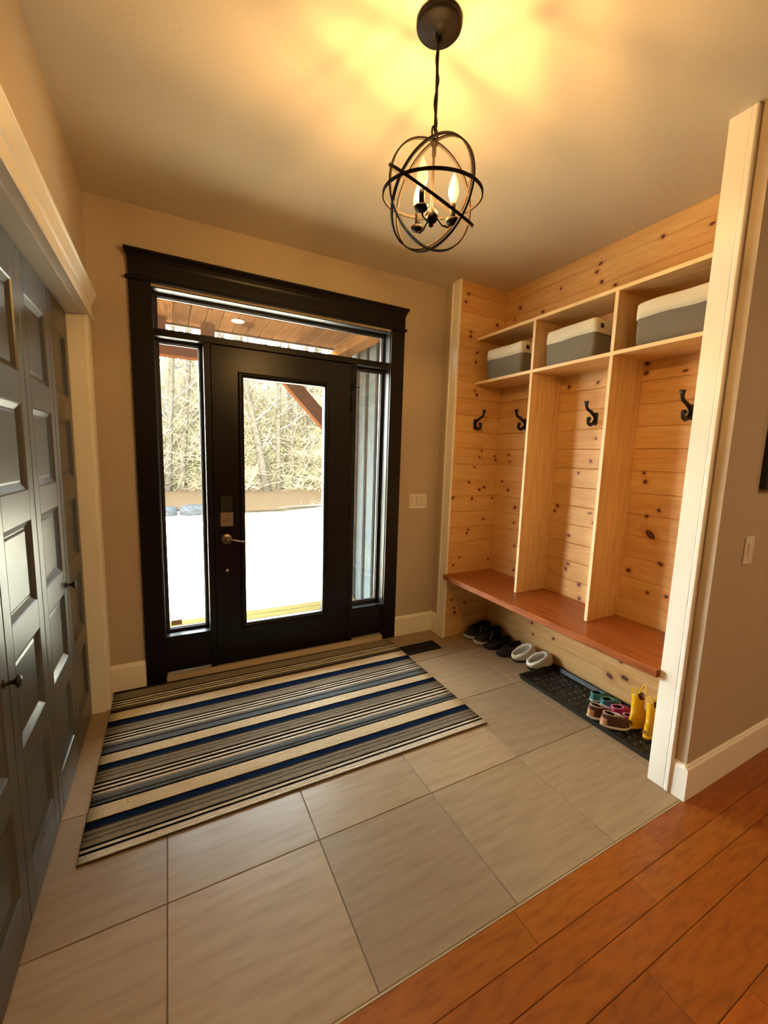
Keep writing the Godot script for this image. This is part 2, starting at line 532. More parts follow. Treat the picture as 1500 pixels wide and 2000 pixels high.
func trims():
	baseboard("baseboard_back", Vector3(XL, 0, 0), Vector3(-0.866, 0, 0), Vector3(0, 0, 1), "short white baseboard between closet casing and dark door frame")
	baseboard("baseboard_corner", Vector3(0.866, 0, 0), Vector3(XR, 0, 0), Vector3(0, 0, 1), "white baseboard under the triple light switch")
	baseboard("baseboard_right", Vector3(XR, 0, 0), Vector3(XR, 0, 0.105), Vector3(-1, 0, 0), "tiny white baseboard return beside the far alcove casing")
	baseboard("baseboard_end", Vector3(XR, 0, 1.904), Vector3(XR, 0, ZE), Vector3(-1, 0, 0), "white baseboard block at the foot of the wall end")
	baseboard("baseboard_hall", Vector3(XR - 0.015, 0, ZE), Vector3(5.2, 0, ZE), Vector3(0, 0, 1), "long white baseboard of the hall wall above the wood floor")
	# alcove casings
	for e in [["trim_1", ZA, -1.0, "white casing on the far side of the pine alcove"], ["trim_2", ZN, 1.0, "bright white casing on the near side of the pine alcove"]]:
		var t := thing(e[0], e[3], "trim", Vector3.ZERO, 0.0, "", "structure")
		var z0: float = e[1]; var s: float = e[2]
		var g := G.new(); g.span(Vector3(XR - 0.019, 0, minf(z0, z0 + s * 0.070)), Vector3(XR + 0.002, H, maxf(z0, z0 + s * 0.070)), 0.002)
		part("casing_board", g, M.trim, t)
		g = G.new(); g.span(Vector3(XR - 0.024, 0, minf(z0 + s * 0.0715, z0 + s * 0.092)), Vector3(XR + 0.002, H, maxf(z0 + s * 0.0715, z0 + s * 0.092)), 0.004)
		part("back_band", g, M.trim, t)
	# closet casing and jambs
	var c := thing("trim_3", "cream casing with a stepped head around the closet doors", "trim", Vector3.ZERO, 0.0, "", "structure")
	for s in 2:
		var g := G.new()
		var zi := 0.21 if s == 0 else 2.500
		var d := -1.0 if s == 0 else 1.0
		g.span(Vector3(-1.17, 0, minf(zi, zi + d * 0.02)), Vector3(XL, 2.095, maxf(zi, zi + d * 0.02)))
		part("jamb", g, M.trim, c)
		g = G.new(); g.span(Vector3(XL, 0, minf(zi + d * 0.006, zi + d * 0.105)), Vector3(XL + 0.018, 2.085, maxf(zi + d * 0.006, zi + d * 0.105)), 0.003)
		part("casing_board", g, M.trim, c)
	var g := G.new(); g.span(Vector3(-1.17, 2.075, 0.19), Vector3(XL, 2.095, 2.52))
	part("head_jamb", g, M.trim, c)
	g = G.new()
	var prof := [Vector2(XL, 2.081), Vector2(XL + 0.030, 2.081), Vector2(XL + 0.034, 2.088), Vector2(XL + 0.030, 2.095), Vector2(XL + 0.024, 2.097), Vector2(XL + 0.024, 2.150), Vector2(XL + 0.030, 2.156), Vector2(XL + 0.034, 2.172), Vector2(XL + 0.044, 2.195), Vector2(XL + 0.050, 2.200), Vector2(XL + 0.050, 2.208), Vector2(XL, 2.208)]
	g.prism(prof, func(p: Vector2, t: float) -> Vector3: return Vector3(p.x, p.y, t), 0.095, 2.615)
	part("head_casing", g, M.trim, c)

func rect_ring(x: float, y: float, z: float) -> Array:
	return [Vector3(-x, y, 0), Vector3(x, y, 0), Vector3(x, y, z), Vector3(-x, y, z)]

func frame_bars(g: G, x0: float, x1: float, y0: float, y1: float, w: float, z0: float, z1: float, bev := 0.0):
	g.span(Vector3(x0, y0, z0), Vector3(x0 + w, y1, z1), bev); g.span(Vector3(x1 - w, y0, z0), Vector3(x1, y1, z1), bev)
	g.span(Vector3(x0 + w, y0, z0), Vector3(x1 - w, y0 + w, z1), bev); g.span(Vector3(x0 + w, y1 - w, z0), Vector3(x1 - w, y1, z1), bev)

func front_door():
	var t := thing("trim_4", "dark brown casing with a flared crown around the front door", "trim", Vector3.ZERO, 0.0, "", "structure")
	for s in [-1.0, 1.0]:
		var g := G.new(); g.span(Vector3(minf(s * 0.757, s * 0.865), 0, 0), Vector3(maxf(s * 0.757, s * 0.865), 2.348, 0.020), 0.002)
		part("casing_board", g, M.dark, t)
	var g := G.new(); g.span(Vector3(-0.880, 2.348, 0), Vector3(0.880, 2.366, 0.034), 0.006)
	part("bead", g, M.dark, t)
	g = G.new(); g.span(Vector3(-0.865, 2.366, 0), Vector3(0.865, 2.440, 0.022), 0.001)
	part("frieze", g, M.dark, t)
	g = G.new()
	g.loft([rect_ring(0.865, 2.440, 0.022), rect_ring(0.866, 2.452, 0.025), rect_ring(0.870, 2.470, 0.033), rect_ring(0.877, 2.486, 0.047), rect_ring(0.880, 2.489, 0.054), rect_ring(0.880, 2.500, 0.054)])
	part("crown", g, M.dark, t)
	# jambs, posts, transom bar, threshold
	var f := thing("trim_5", "black frame of posts and transom bar holding the front door", "trim", Vector3.ZERO, 0.0, "", "structure")
	for s in [-1.0, 1.0]:
		g = G.new(); g.span(Vector3(minf(s * 0.752, s * 0.757), 0, -0.16), Vector3(maxf(s * 0.752, s * 0.757), 2.335, 0.001))
		part("jamb", g, M.dark, f)
		g = G.new(); g.span(Vector3(minf(s * 0.460, s * 0.498), 0.02, -0.15), Vector3(maxf(s * 0.460, s * 0.498), 2.078, -0.002), 0.002)
		part("post", g, M.dark, f)
		g = G.new(); g.span(Vector3(minf(s * 0.498, s * 0.752), 0.05, -0.15), Vector3(maxf(s * 0.498, s * 0.752), 0.272, -0.008), 0.002)
		part("bottom_panel", g, M.dark, f)
		g = G.new(); g.span(Vector3(minf(s * 0.498, s * 0.752), 0.272, -0.15), Vector3(maxf(s * 0.498, s * 0.752), 0.284, -0.004), 0.001)
		part("sill", g, M.dark, f)
	g = G.new(); g.span(Vector3(-0.752, 2.330, -0.16), Vector3(0.752, 2.336, 0.001)); part("head_jamb", g, M.dark, f)
	g = G.new(); g.span(Vector3(-0.752, 2.078, -0.15), Vector3(0.752, 2.118, -0.003), 0.002); part("transom_bar", g, M.dark, f)
	g = G.new(); g.span(Vector3(-0.470, 0.036, -0.062), Vector3(-0.444, 2.078, -0.048)); g.span(Vector3(0.444, 0.036, -0.062), Vector3(0.470, 2.078, -0.048)); g.span(Vector3(-0.444, 2.055, -0.062), Vector3(0.444, 2.082, -0.048)); part("door_stop", g, M.dark, f)
	g = G.new()
	g.prism([Vector2(-0.16, -0.02), Vector2(0.018, -0.02), Vector2(0.018, 0.0), Vector2(0.008, 0.030), Vector2(-0.012, 0.036), Vector2(-0.16, 0.036)], func(p: Vector2, q: float) -> Vector3: return Vector3(q, p.y, p.x), -0.757, 0.757)
	part("threshold", g, M.alum, f)
	# windows
	var specs := [["window_1", -0.752, -0.498, 0.284, 2.078, 0.018, "tall narrow sidelight window left of the front door"], ["window_2", 0.498, 0.752, 0.284, 2.078, 0.022, "tall narrow sidelight window right of the front door facing grey siding"], ["window_3", -0.752, 0.752, 2.118, 2.330, 0.016, "wide transom window above the front door"]]
	for w in specs:
		var o := thing(w[0], w[6], "window", Vector3.ZERO, 0.0, "", "structure")
		g = G.new(); frame_bars(g, w[1], w[2], w[3], w[4], w[5], -0.115, -0.080, 0.002); part("sash", g, M.sash, o)
		g = G.new(); frame_bars(g, w[1] + w[5] - 0.003, w[2] - w[5] + 0.003, w[3] + w[5] - 0.003, w[4] - w[5] + 0.003, 0.008, -0.108, -0.092, 0.002); part("glazing_bead", g, M.sash, o)
		g = G.new(); g.span(Vector3(w[1] + w[5], w[3] + w[5], -0.1005), Vector3(w[2] - w[5], w[4] - w[5], -0.0995)); part("pane", g, M.glass, o)
		if w[0] == "window_1":
			g = G.new(); g.span(Vector3(-0.722, 0.318, -0.0985), Vector3(-0.660, 0.352, -0.0975)); part("sticker", g, mat(S(196, 178, 140), 0.7), o)
	# the door itself
	var d := thing("door_1", "dark brown front door with one tall glass panel and lever handle", "door", Vector3.ZERO, 0.0, "", "structure")
	g = G.new()
	g.span(Vector3(-0.457, 0.040, -0.046), Vector3(-0.272, 2.070, 0)); g.span(Vector3(0.260, 0.040, -0.046), Vector3(0.457, 2.070, 0))
	g.span(Vector3(-0.272, 0.040, -0.046), Vector3(0.260, 0.295, 0)); g.span(Vector3(-0.272, 1.905, -0.046), Vector3(0.260, 2.070, 0))
	part("slab", g, M.slab, d)
	g = G.new()   # mitred glazing frame with a raised profile
	var rings := []
	for p in [Vector2(0.030, 0.0), Vector2(0.027, 0.007), Vector2(0.020, 0.010), Vector2(0.012, 0.009), Vector2(0.002, 0.003), Vector2(-0.002, -0.004), Vector2(-0.002, -0.040)]:
		var a = -0.276 - p.x; var b = 0.264 + p.x; var c = 0.300 - p.x; var e = 1.900 + p.x
		rings.append([Vector3(a, c, p.y), Vector3(b, c, p.y), Vector3(b, e, p.y), Vector3(a, e, p.y)])
	g.loft(rings, false, false); part("glazing_frame", g, M.slab, d)
	g = G.new(); g.span(Vector3(-0.274, 0.298, -0.024), Vector3(0.262, 1.902, -0.023)); part("pane", g, M.glass, d)
	# hardware
	g = G.new(); g.span(Vector3(-0.428, 1.064, 0), Vector3(-0.350, 1.162, 0.026), 0.006); part("keypad_cover", g, M.black, d)
	var bolt := part("deadbolt_plate", G.new().span(Vector3(-0.427, 0.966, 0), Vector3(-0.347, 1.062, 0.022), 0.006), M.nickel, d)
	g = G.new(); g.box(Vector3(-0.386, 1.012, 0.032), Vector3(0.046, 0.014, 0.020), 0.004, Basis(Vector3(0, 0, 1), 0.5)); part("thumb_turn", g, M.nickel, bolt)
	var toz := Basis(Vector3(1, 0, 0), PI / 2)
	g = G.new().smooth(true)
	g.lathe([Vector2(0.034, 0.0), Vector2(0.034, 0.004), Vector2(0.030, 0.009), Vector2(0.014, 0.012), Vector2(0.011, 0.020), Vector2(0.012, 0.046), Vector2(0.008, 0.052)], Vector3(-0.388, 0.884, 0), 20, toz)
	var rose := part("lever_rose", g, M.nickel, d)
	g = G.new().smooth(true); g.tube([Vector3(-0.388, 0.884, 0.044), Vector3(-0.350, 0.882, 0.050), Vector3(-0.310, 0.872, 0.052), Vector3(-0.275, 0.866, 0.048)], [0.010, 0.0085, 0.0075, 0.006], 10, false, 0.7); part("lever", g, M.nickel, rose)
	g = G.new().smooth(true); g.lathe([Vector2(0.013, 0.0), Vector2(0.013, 0.004), Vector2(0.010, 0.012), Vector2(0.004, 0.014)], Vector3(-0.389, 0.676, 0), 14, toz); part("door_bumper", g, M.nickel, d)
	for y in [0.26, 1.05, 1.80]:
		g = G.new().smooth(true); g.lathe([Vector2(0.003, -0.052), Vector2(0.006, -0.048), Vector2(0.006, 0.048), Vector2(0.003, 0.052)], Vector3(0.459, y, 0.006), 10); part("hinge", g, M.bronze, d)
	g = G.new(); g.span(Vector3(0.452, 1.905, 0.0), Vector3(0.470, 1.935, 0.012), 0.003); g.span(Vector3(0.470, 1.915, 0.004), Vector3(0.520, 1.922, 0.010), 0.002); part("door_latch", g, M.bronze, d)

func bifold(z0: float, z1: float, label: String, called: String, first: bool) -> Node3D:
	var d := thing(called, label, "closet door", Vector3.ZERO, 0.0, "", "structure")
	var xf := -1.115
	var y0 := 0.012; var y1 := 2.068
	var st := 0.062
	var g := G.new()
	g.span(Vector3(xf - 0.032, y0, z0 + 0.0015), Vector3(xf, y1, z0 + st), 0.003); g.span(Vector3(xf - 0.032, y0, z1 - st), Vector3(xf, y1, z1 - 0.0015), 0.003)
	part("stile", g, M.closet, d)
	var pb := []
	for k in 5: pb.append([0.165 + 0.375 * (4 - k) - 0.0, 0.165 + 0.375 * (4 - k) + 0.277])
	var edges := [y1]
	for p in pb: edges.append(p[1]); edges.append(p[0])
	edges.append(y0)
	for k in 6:
		g = G.new(); g.span(Vector3(xf - 0.031, edges[2 * k + 1], z0 + st), Vector3(xf, edges[2 * k], z1 - st))
		part("rail", g, M.closet, d)
	for p in pb:
		g = G.new()
		var a := z0 + st; var b := z1 - st
		var rings := []
		for q in [Vector2(0.0, 0.0), Vector2(0.004, -0.004), Vector2(0.018, -0.011), Vector2(0.022, -0.013), Vector2(0.026, -0.013), Vector2(0.034, -0.0105)]:
			rings.append([Vector3(xf + q.y, p[0] + q.x, a + q.x), Vector3(xf + q.y, p[0] + q.x, b - q.x), Vector3(xf + q.y, p[1] - q.x, b - q.x), Vector3(xf + q.y, p[1] - q.x, a + q.x)])
		for k in rings.size() - 1:
			for i in 4:
				var j := (i + 1) % 4
				g.quad(rings[k][i], rings[k][j], rings[k + 1][j], rings[k + 1][i], Vector3(-3, (p[0] + p[1]) / 2, (a + b) / 2))
		var l: Array = rings[-1]
		g.quad(l[0], l[1], l[2], l[3], Vector3(-3, 1, 0))
		part("panel", g, M.closet, d)
	return d

func knob(d: Node3D, z: float, y: float):
	var tox := Basis(Vector3(0, 0, 1), -PI / 2)
	var g := G.new().smooth(true)
	g.lathe([Vector2(0.013, 0.0), Vector2(0.012, 0.003), Vector2(0.006, 0.006), Vector2(0.0055, 0.020), Vector2(0.010, 0.026), Vector2(0.017, 0.030), Vector2(0.018, 0.034), Vector2(0.012, 0.038), Vector2(0.002, 0.039)], Vector3(-1.115, y, z), 18, tox)
	part("knob", g, M.black, d)

func closet_doors():
	var zs := [0.212, 0.582, 0.962, 1.345, 1.733, 2.115, 2.498]
	var l := ["dark bifold closet door leaf next to the front door wall", "dark bifold closet leaf with the farther black knob", "dark bifold closet leaf between the two knobs", "dark bifold closet leaf with the nearer black knob", "dark bifold closet leaf at the photo's lower left corner", "rearmost dark bifold closet leaf, farthest from the front door"]
	for k in 6:
		var d := bifold(zs[k], zs[k + 1], l[k], "door_%d" % (k + 2), k == 0)
		if k == 1: knob(d, 0.615, 0.845)
		if k == 3: knob(d, 1.385, 0.800)

# ------------------------------------------------------------------ outside
func outside():
	var gm := tri_mat(noise_tex(51, 0.03, [Color(0.52, 0.46, 0.36), Color(0.72, 0.68, 0.60), Color(0.80, 0.77, 0.70)], [0.0, 0.4, 1.0], 5, 512), Vector3.ONE * 0.35, 0.95)
	var g := G.new().smooth(true)
	var nx := 28; var nz := 30
	var fn := FastNoiseLite.new(); fn.seed = 4; fn.frequency = 0.25
	var hgt := func(x: float, z: float) -> float:
		var y := -0.45 + 0.05 * fn.get_noise_2d(x, z)
		if z < -9.0: y += minf((-9.0 - z) * 0.06, 1.2)
		return y
	var pts := []
	for j in range(nz + 1):
		var row := []
		for i in range(nx + 1):
			var x := -16.0 + 44.0 * i / nx; var z := -0.20 - 45.0 * pow(float(j) / nz, 1.5)
			row.append(Vector3(x, hgt.call(x, z), z))
		pts.append(row)
	for j in nz:
		for i in nx: g.quad(pts[j][i], pts[j][i + 1], pts[j + 1][i + 1], pts[j + 1][i], Vector3(pts[j][i].x, -50, pts[j][i].z))
	struct("ground", g, gm, "pale sunlit gravel yard outside the front door", "ground")
	var leaf := tri_mat(noise_tex(53, 0.05, [Color(0.06, 0.043, 0.032), Color(0.13, 0.103, 0.07), Color(0.22, 0.19, 0.14)], [0.0, 0.5, 1.0], 4, 256), Vector3.ONE * 3.0, 0.95, Color.WHITE, Vector3.ZERO, true, 0.0)
	g = G.new().smooth(true)
	var bank := []
	for j in 7:
		var row := []
		for i in 30:
			var x := -14.0 + 40.0 * i / 29.0; var z := -10.6 - 1.2 * j + 0.5 * sin(x * 0.9)
			row.append(Vector3(x, hgt.call(x, z) + 0.10 + 0.32 * sin(PI * j / 6.0) * (0.7 + 0.5 * fn.get_noise_2d(x * 2.0, z * 2.0)), z))
		bank.append(row)
	for j in 6:
		for i in 29: g.quad(bank[j][i], bank[j][i + 1], bank[j + 1][i + 1], bank[j + 1][i], Vector3(bank[j][i].x, -50, bank[j][i].z))
	var bo := part("leaf_litter", g, leaf)
	tag(bo, "bank of brown fallen leaves at the forest edge", "leaf litter", "", "stuff")
	# porch
	var cedar := noise_tex(57, 0.02, [Color(0.22, 0.13, 0.065), Color(0.325, 0.21, 0.12), Color(0.365, 0.25, 0.155)], [0.0, 0.45, 1.0], 5, 256)
	var pc := thing("porch_ceiling", "wooden plank ceiling of the porch seen through the transom", "porch ceiling", Vector3.ZERO, 0.0, "", "structure")
	var cm := []
	for k in 3: cm.append(tri_mat(cedar, Vector3(5.0, 5.0, 0.7), 0.6, Color(1, 1, 1).darkened(0.08 * k), Vector3(0.2 * k, 0, 0.4 * k), true, 0.0))
	var x := -3.2
	var q := 0
	while x < 1.30:
		g = G.new(); g.span(Vector3(x + 0.002, 2.672, -1.95), Vector3(minf(x + 0.133, 1.30), 2.692, -0.16), 0.008)
		part("plank", g, cm[(q * 2 + q / 3) % 3], pc)
		x += 0.136; q += 1
	g = G.new(); g.span(Vector3(-3.3, 2.693, -1.98), Vector3(1.5, 2.80, -0.14)); part("roof_deck", g, M.groove, pc)
	g = G.new(); g.span(Vector3(-3.3, 2.655, -1.985), Vector3(1.32, 2.80, -1.955), 0.004); part("fascia", g, mat(S(60, 46, 36), 0.7), pc)
	var tim := tri_mat(cedar, Vector3(0.7, 6.0, 6.0), 0.6, Color(0.82, 0.70, 0.64), Vector3.ZERO, true, 0.0)
	var timv := tri_mat(cedar, Vector3(6.0, 0.7, 6.0), 0.6, Color(0.82, 0.70, 0.64), Vector3.ZERO, true, 0.0)
	var tims := tri_mat(cedar, Vector3(6.0, 6.0, 0.7), 0.6, Color(1.0, 1.0, 0.85), Vector3.ZERO, true, 0.0)
	g = G.new(); g.span(Vector3(-3.2, 2.335, -1.92), Vector3(1.25, 2.50, -1.78), 0.006)
	tag(part("porch_beam", g, tim), "long wooden beam across the front of the porch", "beam")
	var sx := [-0.745, -0.318, 0.75]
	var sl := ["short wooden strut under the porch ceiling at the transom's left end", "second short wooden strut under the porch ceiling above the left sidelight post", "short wooden porch strut hidden behind the door's top rail"]
	for k in 2:
		g = G.new(); g.span(Vector3(sx[k] - 0.062, 2.500, -1.90), Vector3(sx[k] + 0.062, 2.672, -1.77), 0.006)
		tag(part("porch_strut", g, timv), sl[k], "strut")
	g = G.new(); g.span(Vector3(1.02, -0.5, -1.92), Vector3(1.16, 2.335, -1.78), 0.006)
	tag(part("porch_post", g, timv), "wooden post carrying the right end of the porch beam", "post")
	g = G.new()
	g.prism([Vector2(0.30, 2.335), Vector2(0.50, 2.335), Vector2(1.02, 1.80), Vector2(1.02, 1.60)], func(p: Vector2, t: float) -> Vector3: return Vector3(p.x, p.y, t), -1.905, -1.795)
	tag(part("porch_brace", g, tim), "slanted wooden brace seen through the top right of the door glass", "brace")
	g = G.new()
	g.prism([Vector2(-0.16, 2.672), Vector2(-1.95, 2.672), Vector2(-2.05, 2.64), Vector2(-2.06, 2.60), Vector2(-1.98, 2.575), Vector2(-0.16, 2.575)], func(p: Vector2, t: float) -> Vector3: return Vector3(t, p.y, p.x), 1.05, 1.20)
	tag(part("porch_rafter", g, tims), "pale yellow rafter at the right end of the transom view", "rafter")
	# recessed light in the porch ceiling
	var pl := thing("porch_light", "small round recessed light in the porch ceiling", "ceiling light", Vector3(-0.075, 2.672, -1.53))
	g = G.new().smooth(true); g.lathe([Vector2(0.030, 0.0), Vector2(0.040, -0.004), Vector2(0.055, -0.005), Vector2(0.060, 0.0)], Vector3.ZERO, 24, Basis.IDENTITY, false, false); part("trim_ring", g, M.plate, pl)
	g = G.new(); g.lathe([Vector2(0.031, -0.0015), Vector2(0.031, -0.0005)], Vector3.ZERO, 20); part("lens", g, mat(S(120, 105, 85), 0.4), pl)
	# siding wall with battens
	var sm := tri_mat(noise_tex(61, 0.03, [Color(0.20, 0.228, 0.234), Color(0.255, 0.285, 0.287)], [0.0, 1.0], 4, 256), Vector3(3.0, 0.6, 3.0), 0.8, Color.WHITE, Vector3.ZERO, true, 0.0)
	g = G.new(); g.span(Vector3(1.30, -0.5, -2.75), Vector3(1.40, 3.0, -0.16))
	var sw := struct("wall_siding", g, sm, "grey board and batten house wall beside the porch", "wall")
	for k in 10:
		g = G.new(); g.span(Vector3(1.278, -0.5, -0.30 - 0.25 * k), Vector3(1.302, 3.0, -0.26 - 0.25 * k), 0.004)
		part("batten", g, mat(S(19, 23, 25), 0.8, 0.0, 0.0) if k == 0 else sw.get_child(0).material_override, sw)  # near-black batten colour paints in the shade lines on the siding
	# deck
	var deck := thing("porch_deck", "yellowish wooden deck boards just outside the front door", "deck", Vector3.ZERO, 0.0, "", "structure")
	var dk := tri_mat(noise_tex(63, 0.02, [Color(0.265, 0.228, 0.118), Color(0.31, 0.272, 0.15)], [0.0, 1.0], 4, 256), Vector3(0.7, 5.0, 5.0), 0.8, Color.WHITE, Vector3.ZERO, true, 0.0)
	for k in 12:
		g = G.new(); g.span(Vector3(-3.2, -0.33, -0.32 - 0.135 * k), Vector3(1.28, -0.30, -0.192 - 0.135 * k), 0.005)
		part("deck_board", g, dk, deck)
	g = G.new(); g.span(Vector3(-3.2, -0.48, -1.80), Vector3(1.28, -0.335, -0.18)); part("rim_joist", g, mat(S(110, 88, 60), 0.8), deck)
	# boulders
	var rock := tri_mat(noise_tex(67, 0.03, [Color(0.06, 0.068, 0.078), Color(0.095, 0.108, 0.122), Color(0.135, 0.142, 0.148)], [0.0, 0.5, 1.0], 5, 256), Vector3.ONE * 1.2, 0.9, Color.WHITE, Vector3.ZERO, true, 0.0)
	boulder(Vector3(-0.72, -0.30, -10.40), Vector3(0.24, 0.22, 0.22), 1, rock, "small pale boulder at the yard's edge in the left sidelight")
	boulder(Vector3(-0.07, -0.29, -10.45), Vector3(0.47, 0.24, 0.28), 2, rock, "larger blue grey boulder at the yard's edge in the left sidelight")
	forest(hgt)

func boulder(c: Vector3, r: Vector3, sd: int, m: Material, label: String):
	var fn := FastNoiseLite.new(); fn.seed = sd; fn.frequency = 0.9
	var g := G.new().smooth(true)
	var rings := []
	for i in range(11):
		var a := -PI / 2 + PI * i / 10.0
		var row := []
		for k in 16:
			var th := TAU * k / 16
			var d := Vector3(maxf(cos(a), 0.02) * cos(th), sin(a), maxf(cos(a), 0.02) * sin(th))
			d = d * (1.0 + 0.28 * fn.get_noise_3d(d.x * 1.6, d.y * 1.6, d.z * 1.6))
			row.append(Vector3(clampf(d.x, -0.85, 0.85), clampf(d.y, -0.7, 0.75), clampf(d.z, -0.85, 0.85)) * r)
		rings.append(row)
	g.loft(rings)
	tag(part("boulder", g, m, null, c), label, "rock")

func tree_mesh(r: RandomNumberGenerator, h: float, rad: float, lean: Vector2, fork: bool) -> Array:
	var g := G.new().smooth(true)
	var pts := []; var rr := []
	for k in 9:
		var t := k / 8.0
		pts.append(Vector3(lean.x * t * h + 0.05 * sin(t * 7.0 + rad * 90.0), t * h, lean.y * t * h + 0.05 * cos(t * 5.0)))
		rr.append(rad * (1.25 if k == 0 else 1.0 - 0.75 * t))
	g.tube(pts, rr, 8)
	var b := G.new().smooth(true)
	var n := 26
	for k in n:
		var t := r.randf_range(0.16, 0.97)
		var base: Vector3 = pts[int(t * 8.0)].lerp(pts[mini(int(t * 8.0) + 1, 8)], fposmod(t * 8.0, 1.0))
		var az := r.randf() * TAU
		var ln := (0.5 + 1.5 * (1.0 - t)) * r.randf_range(0.5, 1.2)
		var dir := Vector3(cos(az), r.randf_range(0.25, 1.0), sin(az)).normalized()
		var p := [base, base + dir * ln * 0.45 + Vector3(0, 0.05, 0), base + dir * ln + Vector3(0, 0.22 * ln, 0)]
		var br := rad * (0.32 * (1.0 - 0.6 * t))
		b.tube(p, [br, br * 0.6, br * 0.2], 4, false, 1.0, false)
		for q in 6:
			var s := r.randf_range(0.25, 1.0)
			var o: Vector3 = p[0].lerp(p[2], s)
			var d2 := (dir + Vector3(r.randf_range(-1, 1), r.randf_range(-0.5, 0.9), r.randf_range(-1, 1)) * 0.9).normalized()
			b.tube([o, o + d2 * ln * 0.28, o + d2 * ln * 0.5 + Vector3(0, 0.08, 0)], [br * 0.35, br * 0.22, br * 0.10], 3, false, 1.0, false)
	return [g.done(), b.done()]

func forest(hgt: Callable):
	var r := RandomNumberGenerator.new(); r.seed = 77
	var bark := tri_mat(noise_tex(71, 0.03, [Color(0.09, 0.083, 0.07), Color(0.145, 0.136, 0.117), Color(0.195, 0.186, 0.163)], [0.0, 0.5, 1.0], 4, 256), Vector3(3.0, 0.8, 3.0), 0.9, Color.WHITE, Vector3.ZERO, true, 0.0)
	var twig := mat(S(44, 40, 33), 0.9)
	var protos := []
	for k in 4: protos.append(tree_mesh(r, 9.0 + k, 0.085 + 0.015 * k, Vector2(r.randf_range(-0.04, 0.04), 0.0), false))
	# trees that stand out, placed by their feet
	var near := [[Vector2(2.55, -12.9), 11.0, 0.15, Vector2(-0.17, 0.0), "thick pale leaning trunk left of centre in the door glass"], [Vector2(3.05, -13.1), 11.0, 0.11, Vector2(0.0, 0.0), "upright forest tree just right of the leaning trunk"], [Vector2(3.70, -13.6), 11.0, 0.09, Vector2(-0.02, 0.0), "slim pale tree in the right half of the door glass"],
		[Vector2(-0.70, -13.2), 11.0, 0.12, Vector2(0.035, 0.0), "pale trunk at the left in the left sidelight"], [Vector2(-0.30, -13.5), 11.0, 0.12, Vector2(0.06, 0.0), "pale trunk leaning right in the left sidelight"], [Vector2(4.30, -13.8), 11.0, 0.10, Vector2(0.0, 0.0), "slim trunk at the right edge of the door glass"]]
	for a in near:
		var p: Vector2 = a[0]
		var m := tree_mesh(r, a[1], a[2], a[3], false)
		var t := thing("tree", a[4], "tree", Vector3(p.x, hgt.call(p.x, p.y) - 0.1, p.y))
		mesh_at("trunk", m[0], bark, t); mesh_at("branches", m[1], twig, t)
	var src: Array = []
	for k in 4:
		var t := thing("bare_tree", "thin leafless tree standing back in the forest beyond the yard", "tree", Vector3.ZERO, 0.0, "bare trees of the forest beyond the yard")
		mesh_at("trunk", protos[k][0], bark, t); mesh_at("branches", protos[k][1], twig, t)
		src.append(t)
	for k in 72:
		var z := -14.5 - 17.0 * r.randf()
		var x := -0.70 + (2.76 - z) * r.randf_range(-0.11, 0.56)
		var at := Vector3(x, hgt.call(x, z) - 0.1, z)
		var o: Node3D
		if k < 4:
			o = src[k]
			o.position = at
		else:
			o = dup(src[k % 4], at, r.randf() * TAU, "thin leafless tree standing back in the forest beyond the yard")
		o.rotation.y = r.randf() * TAU
		o.scale = Vector3.ONE * r.randf_range(0.8, 1.2)
	# undergrowth of twigs nobody could count
	var g := G.new()
	for k in 26:
		var o := Vector3(r.randf_range(-0.35, 0.35), r.randf_range(0.0, 0.3), r.randf_range(-0.35, 0.35))
		var d := Vector3(r.randf_range(-1, 1), r.randf_range(0.1, 1.1), r.randf_range(-1, 1)).normalized()
		var l := r.randf_range(0.4, 1.1)
		g.tube([o, o + d * l * 0.5 + Vector3(0, 0.04, 0), o + d * l], [0.007, 0.005, 0.002], 3, false, 1.0, false)
	var brush := mat(S(68, 64, 46), 0.9)
	brush.vertex_color_use_as_albedo = true
	scatter("undergrowth", g.done(), brush, 5200, r, hgt, func(rr: RandomNumberGenerator) -> Color: return Color(1, 1, 1).lerp([Color(0.70, 0.60, 0.46), Color(1, 0.98, 0.92), Color(0.78, 0.84, 0.62)][rr.randi() % 3], 0.7), -13.0, -30.0, 4.8, "tangle of bare twigs and saplings filling the forest")
	var lf := G.new()
	for k in 60:
		var o := Vector3(r.randf_range(-0.5, 0.5), r.randf_range(-0.4, 0.5), r.randf_range(-0.5, 0.5))
		var a := Vector3(r.randf_range(-1, 1), r.randf_range(-1, 1), r.randf_range(-1, 1)).normalized() * 0.06
		var b := a.cross(Vector3(r.randf_range(-1, 1), 1, 0.3)).normalized() * 0.022
		lf.tri(o - a, o + b, o + a); lf.tri(o - a, o + a, o - b)
	var green := mat(S(70, 82, 30), 0.8)
	green.vertex_color_use_as_albedo = true
	scatter("green_needles", lf.done(), green, 520, r, hgt, func(rr: RandomNumberGenerator) -> Color: return Color(rr.randf_range(0.7, 1.1), rr.randf_range(0.75, 1.0), 0.8), -13.6, -24.0, 2.6, "yellow green foliage showing between the bare trunks")
	# dry leaves blown onto the gravel by the deck, and two flat stones
	var dl := G.new()
	dl.tri(Vector3(-0.03, 0.012, 0), Vector3(0, 0.004, 0.016), Vector3(0.03, 0.010, 0)); dl.tri(Vector3(-0.03, 0.012, 0), Vector3(0.03, 0.010, 0), Vector3(0, 0.006, -0.016))
	var dm := mat(S(54, 42, 28), 0.9)
	var mm := MultiMesh.new()
	mm.transform_format = MultiMesh.TRANSFORM_3D
	mm.mesh = dl.done()
	mm.instance_count = 420
